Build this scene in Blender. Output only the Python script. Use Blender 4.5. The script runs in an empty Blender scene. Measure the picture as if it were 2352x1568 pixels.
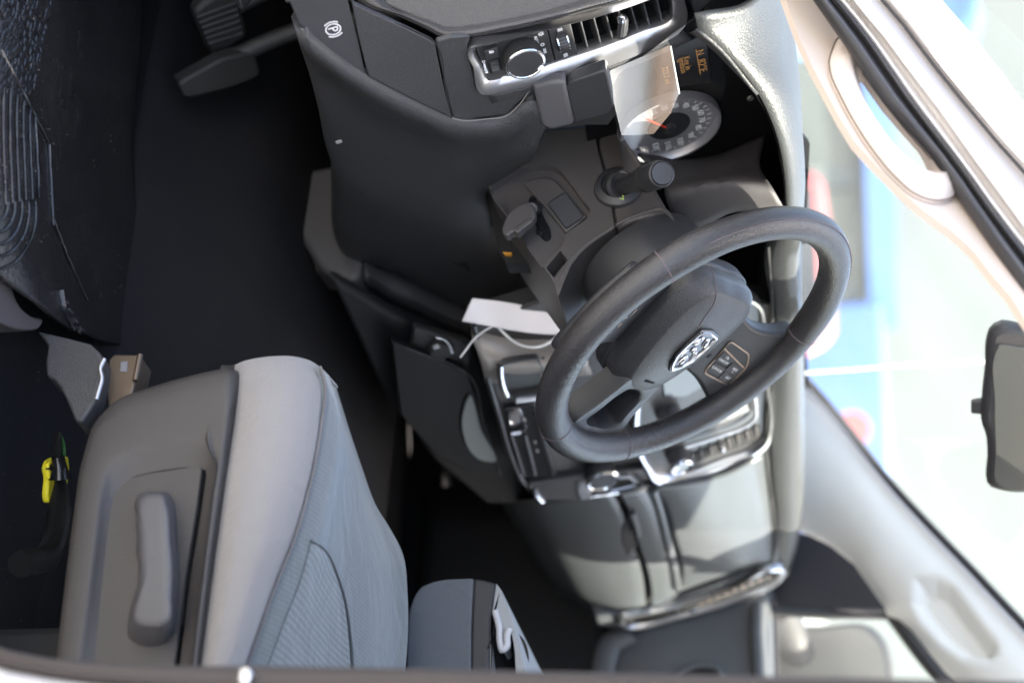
import bpy, bmesh, math, random
from mathutils import Vector, Matrix
random.seed(7)
SC = bpy.context.scene
COL = SC.collection
R = math.radians

# ------------------------------------------------------------------ camera
# x = towards the rear of the cab, y = towards the passenger side, z = up; origin level with the wheel hub
CAM = Vector((0.98451, -1.98508, 0.16456))
YAW, PITCH, ROLL, LENS = 0.55887, 0.19184, -0.05892, 61.202
FWD = Vector((-math.sin(YAW)*math.cos(PITCH), math.cos(YAW)*math.cos(PITCH), -math.sin(PITCH)))
_r = Vector((math.cos(YAW), math.sin(YAW), 0)); _u = _r.cross(FWD)
RGT = math.cos(ROLL)*_r + math.sin(ROLL)*_u
UPV = -math.sin(ROLL)*_r + math.cos(ROLL)*_u
cd = bpy.data.cameras.new('camera'); cam = bpy.data.objects.new('camera', cd); COL.objects.link(cam)
m = Matrix.Identity(4)
for i in range(3):
    m[i][0] = UPV[i]; m[i][1] = -RGT[i]; m[i][2] = -FWD[i]; m[i][3] = CAM[i]
cam.matrix_world = m
cd.lens = LENS; cd.sensor_width = 36; cd.sensor_fit = 'HORIZONTAL'
cd.clip_start = 0.05; cd.clip_end = 2000
cd.dof.use_dof = True; cd.dof.focus_distance = 1.78; cd.dof.aperture_fstop = 3.5
SC.camera = cam

# ------------------------------------------------------------------ light
SUN = Vector((0.471, 0.225, 0.853)).normalized()
w = bpy.data.worlds.new('World'); SC.world = w; w.use_nodes = True
nt = w.node_tree; bg = nt.nodes['Background']
sky = nt.nodes.new('ShaderNodeTexSky'); sky.sky_type = 'NISHITA'; sky.sun_disc = False
sky.sun_elevation = math.asin(SUN.z)
sky.sun_rotation = math.atan2(SUN.x, SUN.y)
sky.air_density = 1.0; sky.dust_density = 3.0
nt.links.new(sky.outputs[0], bg.inputs[0]); bg.inputs[1].default_value = 0.15
sd = bpy.data.lights.new('sun', 'SUN'); sd.energy = 4.5; sd.angle = R(0.5); sd.color = (1, .95, .87)
so = bpy.data.objects.new('sun', sd); COL.objects.link(so)
so.rotation_euler = SUN.to_track_quat('Z', 'Y').to_euler()
so.location = SUN*20
SC.view_settings.view_transform = 'Standard'; SC.view_settings.look = 'None'
SC.view_settings.exposure = 2.68; SC.view_settings.use_white_balance = True; SC.view_settings.white_balance_temperature = 6900; SC.view_settings.white_balance_tint = 9; SC.view_settings.gamma = 1
SC.render.resolution_x = 1024; SC.render.resolution_y = 682
SC.cycles.max_bounces = 10; SC.cycles.transparent_max_bounces = 12

# ------------------------------------------------------------------ pixel helpers (2352 px wide photo coordinates)
FP = LENS*2352/36
def ray(v):
    return FWD + RGT*((v[1]-784)/FP) + UPV*((v[0]-1176)/FP)
def onp(v, p0, n):
    d = ray(v); n = Vector(n); return CAM + d*(((Vector(p0)-CAM).dot(n))/d.dot(n))
def pix(p):
    d = Vector(p)-CAM; z = d.dot(FWD); return (1176+FP*d.dot(UPV)/z, 784+FP*d.dot(RGT)/z)
def X(v, x): return onp(v, (x, 0, 0), (1, 0, 0))
def Y(v, y): return onp(v, (0, y, 0), (0, 1, 0))
def Z(v, z): return onp(v, (0, 0, z), (0, 0, 1))
DN = Vector((1, 0, .295)).normalized(); DP0 = Vector((-.139, 0, -.195))
DU = Vector((-.295, 0, 1)).normalized(); DR = Vector((0, 1, 0))
def D(v, o=0.0): return onp(v, DP0+DN*o, DN)
def zc(k, ox, oy): return lambda *pts: [(p[0]*k+ox, p[1]*k+oy) for p in pts]
z1 = zc(.36624, 0, 0); z2 = zc(.36624, 631.6, 0); z3 = zc(.43947, 1378.1, 0); z4a = zc(.36624, 0, 516.8)
z5 = zc(.21973, 918.8, 516.8); z6 = zc(.43946, 1148.4, 402); zb1 = zc(.37761, 0, 976.2)
zb2 = zc(.32954, 689.1, 689.1); zb3 = zc(.43946, 861.3, 976.2); zb4 = zc(.56092, 1722.7, 689.1)
zb5 = zc(.26856, 1033.6, 28.7); zb6 = zc(.29297, 1091, 861.3); zsh = zc(.21977, 1091, 344.5)
# wheel frame
TAU, WYAW, TURN = 0.5352, 0.0726, R(28)
WN = Vector((math.cos(TAU)*math.cos(WYAW), math.cos(TAU)*math.sin(WYAW), math.sin(TAU))); WC = Vector((.0027, -.3954, .0019))
_wu = Vector((-math.sin(TAU)*math.cos(WYAW), -math.sin(TAU)*math.sin(WYAW), math.cos(TAU))); _wr = _wu.cross(WN)
WR = math.cos(TURN)*_wr + math.sin(TURN)*_wu
WU = -math.sin(TURN)*_wr + math.cos(TURN)*_wu
def W(a, b, h=0.0): return WC + WR*a + WU*b + WN*h
def W0(a, b, h=0.0): return WC + _wr*a + _wu*b + WN*h

# ------------------------------------------------------------------ materials
MATS = {}
def mat(name, col, rough=.5, metal=0., grain=None, bump=.2, var=0., spec=.5, weave=None, coat=0., sheen=0., specks=None, fine=True):
    if name in MATS: return MATS[name]
    M = bpy.data.materials.new(name); M.use_nodes = True; MATS[name] = M
    n = M.node_tree.nodes; L = M.node_tree.links; b = n['Principled BSDF']
    b.inputs['Base Color'].default_value = (*col, 1); b.inputs['Roughness'].default_value = rough
    b.inputs['Metallic'].default_value = metal; b.inputs['Specular IOR Level'].default_value = spec
    b.inputs['Coat Weight'].default_value = coat; b.inputs['Sheen Weight'].default_value = sheen
    tc = n.new('ShaderNodeTexCoord')
    if var > 0 or specks:
        no = n.new('ShaderNodeTexNoise'); no.inputs['Scale'].default_value = 9; no.inputs['Detail'].default_value = 6
        L.new(tc.outputs['Object'], no.inputs['Vector'])
        mx = n.new('ShaderNodeMix'); mx.data_type = 'RGBA'
        mx.inputs['A'].default_value = (*[c*(1-var) for c in col], 1); mx.inputs['B'].default_value = (*[min(1, c*(1+var)) for c in col], 1)
        L.new(no.outputs['Fac'], mx.inputs['Factor']); out = mx.outputs['Result']
        if specks:
            vo = n.new('ShaderNodeTexVoronoi'); vo.inputs['Scale'].default_value = specks[0]
            L.new(tc.outputs['Object'], vo.inputs['Vector'])
            n2 = n.new('ShaderNodeTexNoise'); n2.inputs['Scale'].default_value = 25; L.new(tc.outputs['Object'], n2.inputs['Vector'])
            mr = n.new('ShaderNodeMapRange'); mr.inputs['From Min'].default_value = .5; mr.inputs['From Max'].default_value = .75
            mr.inputs['To Min'].default_value = 0; mr.inputs['To Max'].default_value = specks[1]
            L.new(n2.outputs['Fac'], mr.inputs['Value'])
            lt = n.new('ShaderNodeMath'); lt.operation = 'LESS_THAN'; L.new(vo.outputs['Distance'], lt.inputs[0]); L.new(mr.outputs[0], lt.inputs[1])
            m2 = n.new('ShaderNodeMix'); m2.data_type = 'RGBA'; L.new(lt.outputs[0], m2.inputs['Factor'])
            L.new(out, m2.inputs['A']); m2.inputs['B'].default_value = (*specks[2], 1); out = m2.outputs['Result']
        L.new(out, b.inputs['Base Color'])
        m3 = n.new('ShaderNodeMapRange'); m3.inputs['To Min'].default_value = max(0, rough-.12); m3.inputs['To Max'].default_value = min(1, rough+.12)
        L.new(no.outputs['Fac'], m3.inputs['Value']); L.new(m3.outputs[0], b.inputs['Roughness'])
    if grain:
        vo = n.new('ShaderNodeTexVoronoi'); vo.feature = 'DISTANCE_TO_EDGE' if fine else 'F1'; vo.inputs['Scale'].default_value = grain
        no = n.new('ShaderNodeTexNoise'); no.inputs['Scale'].default_value = grain*.7; no.inputs['Detail'].default_value = 3
        L.new(tc.outputs['Object'], no.inputs['Vector'])
        ma = n.new('ShaderNodeVectorMath'); ma.operation = 'MULTIPLY_ADD'
        ma.inputs[1].default_value = (1.6/grain,)*3; L.new(no.outputs['Color'], ma.inputs[0]); L.new(tc.outputs['Object'], ma.inputs[2])
        L.new(ma.outputs[0], vo.inputs['Vector'])
        mr = n.new('ShaderNodeMapRange'); mr.inputs['From Max'].default_value = .35; L.new(vo.outputs['Distance'], mr.inputs['Value'])
        bp = n.new('ShaderNodeBump'); bp.inputs['Strength'].default_value = bump; bp.inputs['Distance'].default_value = .0006
        L.new(mr.outputs[0], bp.inputs['Height']); L.new(bp.outputs[0], b.inputs['Normal'])
    if weave:
        wv = n.new('ShaderNodeTexWave'); wv.wave_type = 'BANDS'; wv.bands_direction = weave[2] if len(weave) > 2 else 'DIAGONAL'
        wv.inputs['Scale'].default_value = weave[0]; wv.inputs['Distortion'].default_value = 3 if weave[0] > 80 else 2.2; wv.inputs['Detail'].default_value = 2; wv.inputs['Detail Scale'].default_value = 1 if weave[0] > 80 else 3.5
        L.new(tc.outputs['Object'], wv.inputs['Vector'])
        bp = n.new('ShaderNodeBump'); bp.inputs['Strength'].default_value = weave[1]; bp.inputs['Distance'].default_value = .001
        L.new(wv.outputs['Fac'], bp.inputs['Height']); L.new(bp.outputs[0], b.inputs['Normal'])
        if rough > .85:
            cn = n.new('ShaderNodeTexNoise'); cn.inputs['Scale'].default_value = 16; cn.inputs['Detail'].default_value = 3; cn.inputs['Distortion'].default_value = 1.2
            L.new(tc.outputs['Object'], cn.inputs['Vector'])
            b2 = n.new('ShaderNodeBump'); b2.inputs['Strength'].default_value = .35; b2.inputs['Distance'].default_value = .012
            L.new(cn.outputs['Fac'], b2.inputs['Height']); L.new(b2.outputs[0], bp.inputs['Normal'])
            src_ = b.inputs['Base Color'].links[0].from_socket if b.inputs['Base Color'].links else None
            mm_ = n.new('ShaderNodeMix'); mm_.data_type = 'RGBA'; mm_.blend_type = 'MULTIPLY'; mm_.inputs['Factor'].default_value = 1
            rg = n.new('ShaderNodeMapRange'); rg.inputs['To Min'].default_value = .80 if weave[0] > 80 else .90; rg.inputs['To Max'].default_value = 1.1 if weave[0] > 80 else 1.05; L.new(wv.outputs['Fac'], rg.inputs['Value'])
            if src_: L.new(src_, mm_.inputs['A'])
            else: mm_.inputs['A'].default_value = (*col, 1)
            L.new(rg.outputs[0], mm_.inputs['B']); L.new(mm_.outputs['Result'], b.inputs['Base Color'])
    return M

PL = mat('dash_plastic', (.030, .030, .032), .46, grain=420, bump=.5, var=.22, specks=(240, .07, (.13, .125, .12)))
PS = mat('smooth_plastic', (.030, .030, .033), .42, grain=1400, bump=.10, var=.12)
PSH = mat('shroud_plastic', (.062, .056, .054), .45, grain=1100, bump=.12, var=.18, specks=(240, .07, (.2, .19, .18)))
PG = mat('gloss_black', (.012, .012, .013), .16, spec=.6)
PM = mat('matt_black', (.020, .020, .021), .62, grain=1500, bump=.1)
PD = mat('cavity_black', (.006, .006, .007), .8)
TOP = mat('dash_top_vinyl', (.036, .038, .039), .42, grain=300, bump=.4, var=.08)
LE = mat('wheel_leather', (.038, .035, .036), .30, grain=400, bump=.42, spec=.6, var=.08)
LP = mat('airbag_vinyl', (.046, .045, .046), .36, grain=420, bump=.38, var=.06)
CH = mat('chrome', (.72, .72, .74), .14, 1.0)
SI = mat('satin_silver', (.56, .56, .58), .32, 1.0)
BE = mat('beige_trim', (.60, .50, .43), .75, weave=(420, .12, 'X'), var=.04)
BEH = mat('beige_plastic', (.60, .51, .45), .48, grain=900, bump=.1, var=.04)
GW = mat('pale_grey_trim', (.84, .82, .78), .6, grain=900, bump=.1, var=.05)
RU = mat('rubber_seal', (.030, .028, .030), .55, grain=900, bump=.15, var=.25)
PT = mat('silver_paint', (.68, .64, .62), .28, .25, coat=.6)
FB = mat('seat_cloth_light', (.215, .20, .193), .9, sheen=.2, var=.13, weave=(190, .45, 'DIAGONAL'))
FC = mat('seat_cloth_insert', (.135, .15, .152), .92, sheen=.3, var=.06, weave=(52, .55, 'X'))
FD = mat('seat_cloth_dark', (.115, .12, .13), .92, sheen=.3, var=.06, weave=(500, .25, 'DIAGONAL'))
SP = mat('seat_plastic', (.040, .035, .033), .52, grain=480, bump=.35, var=.08)
SH = mat('seat_handle_plastic', (.058, .056, .060), .42, grain=1200, bump=.1, var=.05)
CP = mat('carpet', (.018, .0172, .019), .95, spec=.15, grain=700, bump=1., var=.5)
CD = mat('carpet_dark', (.016, .0155, .017), .95, spec=.12, var=.3, grain=900, bump=.6)
MT = mat('floor_liner', (.012, .012, .013), .24, grain=160, bump=.35, var=.5, specks=(170, .22, (.16, .12, .09)))
WH = mat('white_print', (.75, .75, .75), .5)
OR = mat('amber_print', (.75, .38, .12), .5)
RD = mat('needle_red', (.8, .05, .02), .4)
GG = mat('gauge_silver', (.42, .41, .43), .38, .6)
BR = mat('rail_steel', (.10, .075, .055), .35, .6, var=.3)
YE = mat('yellow_connector', (.80, .68, .03), .4, var=.05)
BK = mat('braided_sleeve', (.012, .012, .012), .5, weave=(900, 1., 'DIAGONAL'))
PA = mat('paper', (.80, .76, .77), .8)
ZT = mat('nylon_tie', (.75, .75, .74), .35)
MG = mat('mirror_glass', (.16, .16, .155), .22, .5)
TH = mat('thread', (.16, .12, .13), .8)
GT = mat('green_tag', (.5, .7, .15), .5)
def glassmat(name, tint, ior=1.5, rough=0.0, dust=0.0):
    M = bpy.data.materials.new(name); M.use_nodes = True; n = M.node_tree.nodes; L = M.node_tree.links
    n.remove(n['Principled BSDF']); o = n['Material Output']
    t = n.new('ShaderNodeBsdfTransparent'); t.inputs[0].default_value = (*tint, 1)
    g = n.new('ShaderNodeBsdfGlossy'); g.inputs['Roughness'].default_value = rough
    # Schlick reflectance from the true surface angle, the same from both sides of the pane
    ge = n.new('ShaderNodeNewGeometry'); dt = n.new('ShaderNodeVectorMath'); dt.operation = 'DOT_PRODUCT'
    L.new(ge.outputs['Normal'], dt.inputs[0]); L.new(ge.outputs['Incoming'], dt.inputs[1])
    def mth(op, a, b=None):
        q = n.new('ShaderNodeMath'); q.operation = op
        for i, s in enumerate((a, b)):
            if s is None: continue
            if isinstance(s, (int, float)): q.inputs[i].default_value = s
            else: L.new(s, q.inputs[i])
        return q.outputs[0]
    r0 = ((ior-1)/(ior+1))**2
    f = mth('ADD', mth('MULTIPLY', mth('POWER', mth('SUBTRACT', 1.0, mth('ABSOLUTE', dt.outputs['Value'])), 5.0), 1-r0), r0)
    mx = n.new('ShaderNodeMixShader'); L.new(f, mx.inputs[0]); L.new(t.outputs[0], mx.inputs[1]); L.new(g.outputs[0], mx.inputs[2])
    last = mx.outputs[0]
    if dust:
        tl_ = n.new('ShaderNodeBsdfTranslucent'); tl_.inputs[0].default_value = (.8, .8, .78, 1)
        no = n.new('ShaderNodeTexNoise'); no.inputs['Scale'].default_value = 4; no.inputs['Detail'].default_value = 5
        tc_ = n.new('ShaderNodeTexCoord'); L.new(tc_.outputs['Object'], no.inputs['Vector'])
        m2 = n.new('ShaderNodeMixShader'); L.new(mth('MULTIPLY', no.outputs['Fac'], dust*2), m2.inputs[0]); L.new(last, m2.inputs[1]); L.new(tl_.outputs[0], m2.inputs[2]); last = m2.outputs[0]
    L.new(last, o.inputs[0]); return M
GL = glassmat('window_glass', (.93, .97, .95), dust=.035)
LENSG = glassmat('lens_glass', (.80, .80, .80), 3.0)

# ------------------------------------------------------------------ mesh helpers
def thing(name, label, cat, base, group=None, kind=None):
    o = bpy.data.objects.new(name, None); COL.objects.link(o); o.location = base; o.empty_display_size = .05
    o['label'] = label; o['category'] = cat
    if group: o['group'] = group
    return o
def link(name, me, material, parent=None, smooth=True, label=None):
    if material and not me.materials: me.materials.append(material)
    o = bpy.data.objects.new(name, me); COL.objects.link(o)
    if smooth:
        for p in me.polygons: p.use_smooth = True
    if parent:
        o.parent = parent
        root = parent
        while root.parent: root = root.parent
        if parent is root and root.type == 'EMPTY':
            o.matrix_parent_inverse = Matrix.Translation(-root.location)
        elif parent is not root:
            o.matrix_parent_inverse = Matrix.Identity(4)
    if label: o['label'] = label
    return o
def struct(o): o['kind'] = 'structure'; return o
def tag(o, label, cat, group=None):
    o['label'] = label; o['category'] = cat
    if group: o['group'] = group
    return o
def mk(name, verts, faces, material, parent=None, smooth=True, bevel=0, bseg=2, sub=0, solid=0, soff=-1, label=None, angle=None):
    me = bpy.data.meshes.new(name); me.from_pydata([tuple(v) for v in verts], [], faces); me.update()
    bm = bmesh.new(); bm.from_mesh(me); bmesh.ops.recalc_face_normals(bm, faces=bm.faces); bm.to_mesh(me); bm.free()
    o = link(name, me, material, parent, smooth, label)
    if solid:
        s = o.modifiers.new('s', 'SOLIDIFY'); s.thickness = solid; s.offset = soff
    if bevel:
        b = o.modifiers.new('b', 'BEVEL'); b.width = bevel; b.segments = bseg; b.limit_method = 'ANGLE'; b.angle_limit = R(35); b.harden_normals = False
    if sub:
        s = o.modifiers.new('u', 'SUBSURF'); s.levels = sub; s.render_levels = sub
    if smooth and bevel or angle:
        me.set_sharp_from_angle(angle=R(angle or 35))
    return o
def cr(pts, n, closed=False):
    pts = [Vector(p) for p in pts]; N = len(pts); out = []
    if N == 2 and not closed:
        return [pts[0].lerp(pts[1], i/(n-1)) for i in range(n)]
    segs = N if closed else N-1
    # chord-length parameter
    ln = [(pts[(i+1) % N]-pts[i]).length for i in range(segs)]; T = sum(ln) or 1
    for i in range(n):
        t = T*i/(n if closed else n-1); k = 0
        while k < segs-1 and t > ln[k]: t -= ln[k]; k += 1
        u = min(1, t/(ln[k] or 1))
        g = (lambda j: pts[j % N]) if closed else (lambda j: pts[j] if 0 <= j < N else (pts[0]*2-pts[1] if j < 0 else pts[-1]*2-pts[-2]))
        p0, p1, p2, p3 = g(k-1), g(k), g(k+1), g(k+2)
        # centripetal-ish tangents
        d0 = max((p1-p0).length, 1e-9); d1 = max((p2-p1).length, 1e-9); d2 = max((p3-p2).length, 1e-9)
        m1 = ((p1-p0)/d0*d1 + (p2-p1)/d1*d0)/(d0+d1)*d1
        m2 = ((p2-p1)/d1*d2 + (p3-p2)/d2*d1)/(d1+d2)*d1
        u2, u3 = u*u, u*u*u
        out.append(p1*(2*u3-3*u2+1)+m1*(u3-2*u2+u)+p2*(-2*u3+3*u2)+m2*(u3-u2))
    return out
def lin(pts, n, closed=False):
    pts = [Vector(p) for p in pts]; N = len(pts); segs = N if closed else N-1
    ln = [(pts[(i+1) % N]-pts[i]).length for i in range(segs)]; T = sum(ln); out = []
    for i in range(n):
        t = T*i/(n if closed else n-1); k = 0
        while k < segs-1 and t > ln[k]: t -= ln[k]; k += 1
        out.append(pts[k].lerp(pts[(k+1) % N], min(1, t/(ln[k] or 1))))
    return out
def grid(rows, closed_u=False, closed_v=False, cap=False):
    nv = len(rows); nu = len(rows[0]); vs = [p for r in rows for p in r]; fs = []
    for j in range(nv if closed_v else nv-1):
        for i in range(nu if closed_u else nu-1):
            a = j*nu+i; b = j*nu+(i+1) % nu; c = ((j+1) % nv)*nu+(i+1) % nu; d = ((j+1) % nv)*nu+i
            fs.append((a, b, c, d))
    if cap:
        fs.append(tuple(range(nu))[::-1]); fs.append(tuple(range((nv-1)*nu, nv*nu)))
    return vs, fs
def sheet(name, rows, nu, nv, material, parent=None, solid=.004, linv=False, linu=False, label=None, soff=-1, bevel=0):
    rr = [(lin if linu else cr)(r, nu) for r in rows]
    cols = [(lin if linv else cr)([rr[j][i] for j in range(len(rr))], nv) for i in range(nu)]
    g = [[cols[i][j] for i in range(nu)] for j in range(nv)]
    vs, fs = grid(g)
    o = mk(name, vs, fs, material, parent, True, solid=solid, soff=soff, label=label, bevel=bevel)
    if solid: o.data.set_sharp_from_angle(angle=R(60))
    return o
def prism(name, pts, ext, material, parent=None, bevel=.002, bseg=2, smooth=True, label=None, hole=None, back=0.0):
    """outline extruded by vector ext (outline is the front face)"""
    pts = [Vector(p) for p in pts]; ext = Vector(ext)
    me = bpy.data.meshes.new(name); bm = bmesh.new()
    def loop(ps):
        vs = [bm.verts.new(p) for p in ps]
        return [bm.edges.new((vs[i], vs[(i+1) % len(vs)])) for i in range(len(vs))]
    if hole is None:
        f = bm.faces.new([bm.verts.new(p) for p in pts])
        fs = [f]
    else:
        es = loop(pts)+loop([Vector(p) for p in hole])
        bmesh.ops.triangle_fill(bm, edges=es, use_beauty=True)
        fs = list(bm.faces)
    r = bmesh.ops.extrude_face_region(bm, geom=fs)
    bmesh.ops.translate(bm, verts=[v for v in r['geom'] if isinstance(v, bmesh.types.BMVert)], vec=ext)
    bmesh.ops.recalc_face_normals(bm, faces=bm.faces)
    bm.to_mesh(me); bm.free()
    o = link(name, me, material, parent, smooth, label)
    if bevel:
        b = o.modifiers.new('b', 'BEVEL'); b.width = bevel; b.segments = bseg; b.limit_method = 'ANGLE'; b.angle_limit = R(38)
    if smooth: me.set_sharp_from_angle(angle=R(38))
    return o
def box(name, c, half, ax, material, parent=None, bevel=.002, bseg=2, label=None):
    c = Vector(c); a = [Vector(v).normalized() for v in ax]
    p = [c+a[0]*half[0]*s+a[1]*half[1]*t+a[2]*half[2] for s, t in ((-1, -1), (1, -1), (1, 1), (-1, 1))]
    return prism(name, p, -a[2]*2*half[2], material, parent, bevel, bseg, label=label)
WX = ((1, 0, 0), (0, 1, 0), (0, 0, 1))
def frame_pts(path, closed):
    N = len(path); T = []
    for i in range(N):
        a = path[(i-1) % N] if (closed or i > 0) else path[i]; b = path[(i+1) % N] if (closed or i < N-1) else path[i]
        T.append((b-a).normalized())
    n = T[0].orthogonal().normalized(); fr = []
    for t in T:
        n = (n - t*n.dot(t)).normalized(); fr.append((n, t.cross(n)))
    return fr
def tube(name, path, rad, material, parent=None, seg=10, closed=False, n=None, flat=1.0, label=None, flatdir=None, ends=True):
    path = [Vector(p) for p in path]
    if n: path = cr(path, n, closed)
    N = len(path); fr = frame_pts(path, closed)
    rf = rad if callable(rad) else (lambda t: rad)
    rows = []
    for i, (p, (a, b)) in enumerate(zip(path, fr)):
        r = rf(i/max(1, N-1))
        if flatdir is not None:
            t = a.cross(b); fd = Vector(flatdir); a = (fd - t*fd.dot(t)).normalized(); b = t.cross(a)
        rows.append([p+a*r*flat*math.cos(2*math.pi*k/seg)+b*r*math.sin(2*math.pi*k/seg) for k in range(seg)])
    vs, fs = grid(rows, True, closed, cap=(ends and not closed))
    o = mk(name, vs, fs, material, parent, True, label=label)
    o.data.set_sharp_from_angle(angle=R(60))
    return o
def lathe(name, prof, o, ax, material, parent=None, seg=48, knurl=None, label=None, sharp=35):
    """prof: (radius, height) list; knurl=(i0,i1,amp)"""
    ax = Vector(ax).normalized(); e = ax.orthogonal().normalized(); f = ax.cross(e); o = Vector(o); rows = []
    for i, (r, h) in enumerate(prof):
        row = []
        for k in range(seg):
            rr = r
            if knurl and knurl[0] <= i <= knurl[1] and k % 2: rr = r-knurl[2]
            t = 2*math.pi*k/seg; row.append(o+ax*h+(e*math.cos(t)+f*math.sin(t))*rr)
        rows.append(row)
    vs, fs = grid(rows, True, False, cap=True)
    ob = mk(name, vs, fs, material, parent, True, label=label); ob.data.set_sharp_from_angle(angle=R(sharp)); return ob
def ring(name, outer, inner, prof, nrm, material, parent=None, n=96, smoothc=True, label=None):
    """frame between two matched loops; prof = (t 0..1 outer->inner, height along nrm)"""
    f = cr if smoothc else lin
    A = f(outer, n, True); B = f(inner, n, True); nrm = Vector(nrm)
    rows = [[a.lerp(b, t)+nrm*h for a, b in zip(A, B)] for t, h in prof]
    vs, fs = grid(rows, True); o = mk(name, vs, fs, material, parent, True, label=label); o.data.set_sharp_from_angle(angle=R(40)); return o
def rnd(pts, r, n=4):
    """round the corners of a closed polygon"""
    pts = [Vector(p) for p in pts]; N = len(pts); out = []
    for i in range(N):
        p = pts[i]; a = pts[i-1]-p; b = pts[(i+1) % N]-p
        rr = r if not isinstance(r, (list, tuple)) else r[i]
        d = min(rr, a.length*.45, b.length*.45); s = p+a.normalized()*d; e = p+b.normalized()*d
        for k in range(n+1):
            t = k/n; out.append(s*(1-t)**2+p*2*t*(1-t)+e*t*t)
    return out
def text(s, o, xa, ya, size, material, parent=None, name='lettering', depth=.0002, align='CENTER', label=None):
    cu = bpy.data.curves.new('t', 'FONT'); cu.body = s; cu.size = size; cu.align_x = align; cu.align_y = 'CENTER'; cu.extrude = depth
    t = bpy.data.objects.new('t', cu); COL.objects.link(t)
    bpy.context.view_layer.update()
    me = bpy.data.meshes.new_from_object(t.evaluated_get(bpy.context.evaluated_depsgraph_get()))
    bpy.data.objects.remove(t); bpy.data.curves.remove(cu)
    xa = Vector(xa).normalized(); ya = (Vector(ya)-xa*Vector(ya).dot(xa)).normalized(); za = xa.cross(ya)
    M = Matrix((( xa.x, ya.x, za.x, o[0]), (xa.y, ya.y, za.y, o[1]), (xa.z, ya.z, za.z, o[2]), (0, 0, 0, 1)))
    me.transform(M); me.materials.clear()
    return link(name, me, material, parent, False, label)
def strokes(name, lines, o, xa, ya, wd, material, parent, nrm):
    """flat print made of line strokes; coordinates in metres in the plane (xa,ya)"""
    vs = []; fs = []; xa = Vector(xa); ya = Vector(ya); nrm = Vector(nrm)
    for ln in lines:
        for (x0, y0), (x1, y1) in zip(ln[:-1], ln[1:]):
            p = Vector(o)+xa*x0+ya*y0; q = Vector(o)+xa*x1+ya*y1; d = (q-p)
            if d.length < 1e-7: continue
            d.normalize(); s = nrm.cross(d)*wd/2; p = p-d*wd*.3; q = q+d*wd*.3; k = len(vs)
            for h in (0, .0003):
                vs += [p+s+nrm*h, p-s+nrm*h, q-s+nrm*h, q+s+nrm*h]
            fs += [(k+4, k+5, k+6, k+7), (k, k+1, k+5, k+4), (k+1, k+2, k+6, k+5), (k+2, k+3, k+7, k+6), (k+3, k, k+4, k+7)]
    return mk(name, vs, fs, material, parent, False)
def arc(cx, cy, r, a0, a1, n=10, ry=None):
    return [(cx+r*math.cos(R(a0+(a1-a0)*i/n)), cy+(ry or r)*math.sin(R(a0+(a1-a0)*i/n))) for i in range(n+1)]

#BODY
# ================================================================== the setting: cab shell
def st(o, label=None): return struct(o)
FZ = -.66
st(mk('floor', [(-.62, -.80, FZ), (1.9, -.80, FZ), (1.9, .80, FZ), (-.62, .80, FZ)], [(0, 1, 2, 3)], CP, solid=.03))
st(sheet('firewall', [[(-.60, -.80, FZ), (-.60, .80, FZ)], [(-.72, -.80, -.55), (-.72, .80, -.55)], [(-.80, -.80, -.30), (-.80, .80, -.30)], [(-.80, -.8, .07), (-.80, .8, .07)]], 3, 14, CD, solid=.01))
# transmission tunnel
tr = []
for y, z in ((-.47, FZ), (-.40, -.62), (-.32, -.545), (-.22, -.52), (.22, -.52), (.36, -.56), (.44, FZ)):
    tr.append([(-.7, y, z), (0, y, z-.01), (.9, y, z-.02 if z > FZ else z)])
st(sheet('tunnel', tr, 4, 30, CD, solid=.004, linu=True))
# sills
st(sheet('sill', [[(x, -.86, -.70) for x in (-.6, .2, .52)], [(x, -.855, -.62) for x in (-.6, .2, .52)], [(x, -.80, -.615) for x in (-.6, .2, .52)], [(x, -.785, -.66) for x in (-.6, .2, .52)]], 4, 14, PS, solid=.004))
st(prism('sill', [(-.8, .755, -.72), (1.9, .755, -.72), (1.9, .755, -.57), (-.8, .755, -.57)], (0, .10, 0), CD, None, .01))
# roof with headliner
def roofrow(x, z, c=.104): return [(x+c*abs(s)**2-c, s*.585, z-.03*abs(s)**2*(1 if c < .05 else .2)) for s in (-1, -.6, 0, .6, 1)]
RR = ((.25, .625, .104), (.34, .665, .09), (.7, .70, .02), (1.9, .68, 0.))
struct(sheet('roof', [roofrow(*q) for q in RR], 12, 20, PT, solid=.01, soff=1))
st(sheet('headliner', [[(p[0]+.02, p[1], p[2]-.03) for p in roofrow(*q)] for q in RR], 12, 20, GW, solid=.008))
for s in (-1, 1):
    xs = (.24, .40, .7, 1.2, 1.9)
    st(sheet('roof_rail', [[(x, s*.58, .60+.06*min(1, (x-.24)/.4)) for x in xs], [(x, s*.66, .55+.08*min(1, (x-.24)/.4)) for x in xs]], 12, 4, PT, solid=.03))
    # cowl sides ahead of the doors and rear door walls with window openings
    st(mk('cowl_side', [(-.82, s*.81, -.70), (-.36 if s > 0 else -.45, s*.81, -.70), (-.36 if s > 0 else -.45, s*.79, -.05), (-.50, s*.76, .08), (-.82, s*.76, .08)], [(0, 1, 2, 3, 4)], CD, None, False, solid=.02))
    st(prism('rear_side_wall', [(1.05, s*.79, -.68), (1.9, s*.79, -.68), (1.9, s*.66, .60), (1.05, s*.66, .60)], (0, s*.03, 0), GW, None, 0, hole=[(1.12, s*.745, .02), (1.8, s*.745, .02), (1.75, s*.68, .50), (1.12, s*.68, .50)], smooth=False))
st(sheet('cowl', [[(-.57+.0-.16*(1-q*q), q*.69, .075) for q in (-1, -.5, 0, .5, 1)], [(-.90, q*.76, .055) for q in (-1, -.5, 0, .5, 1)]], 16, 4, PD, solid=.01))
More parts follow.
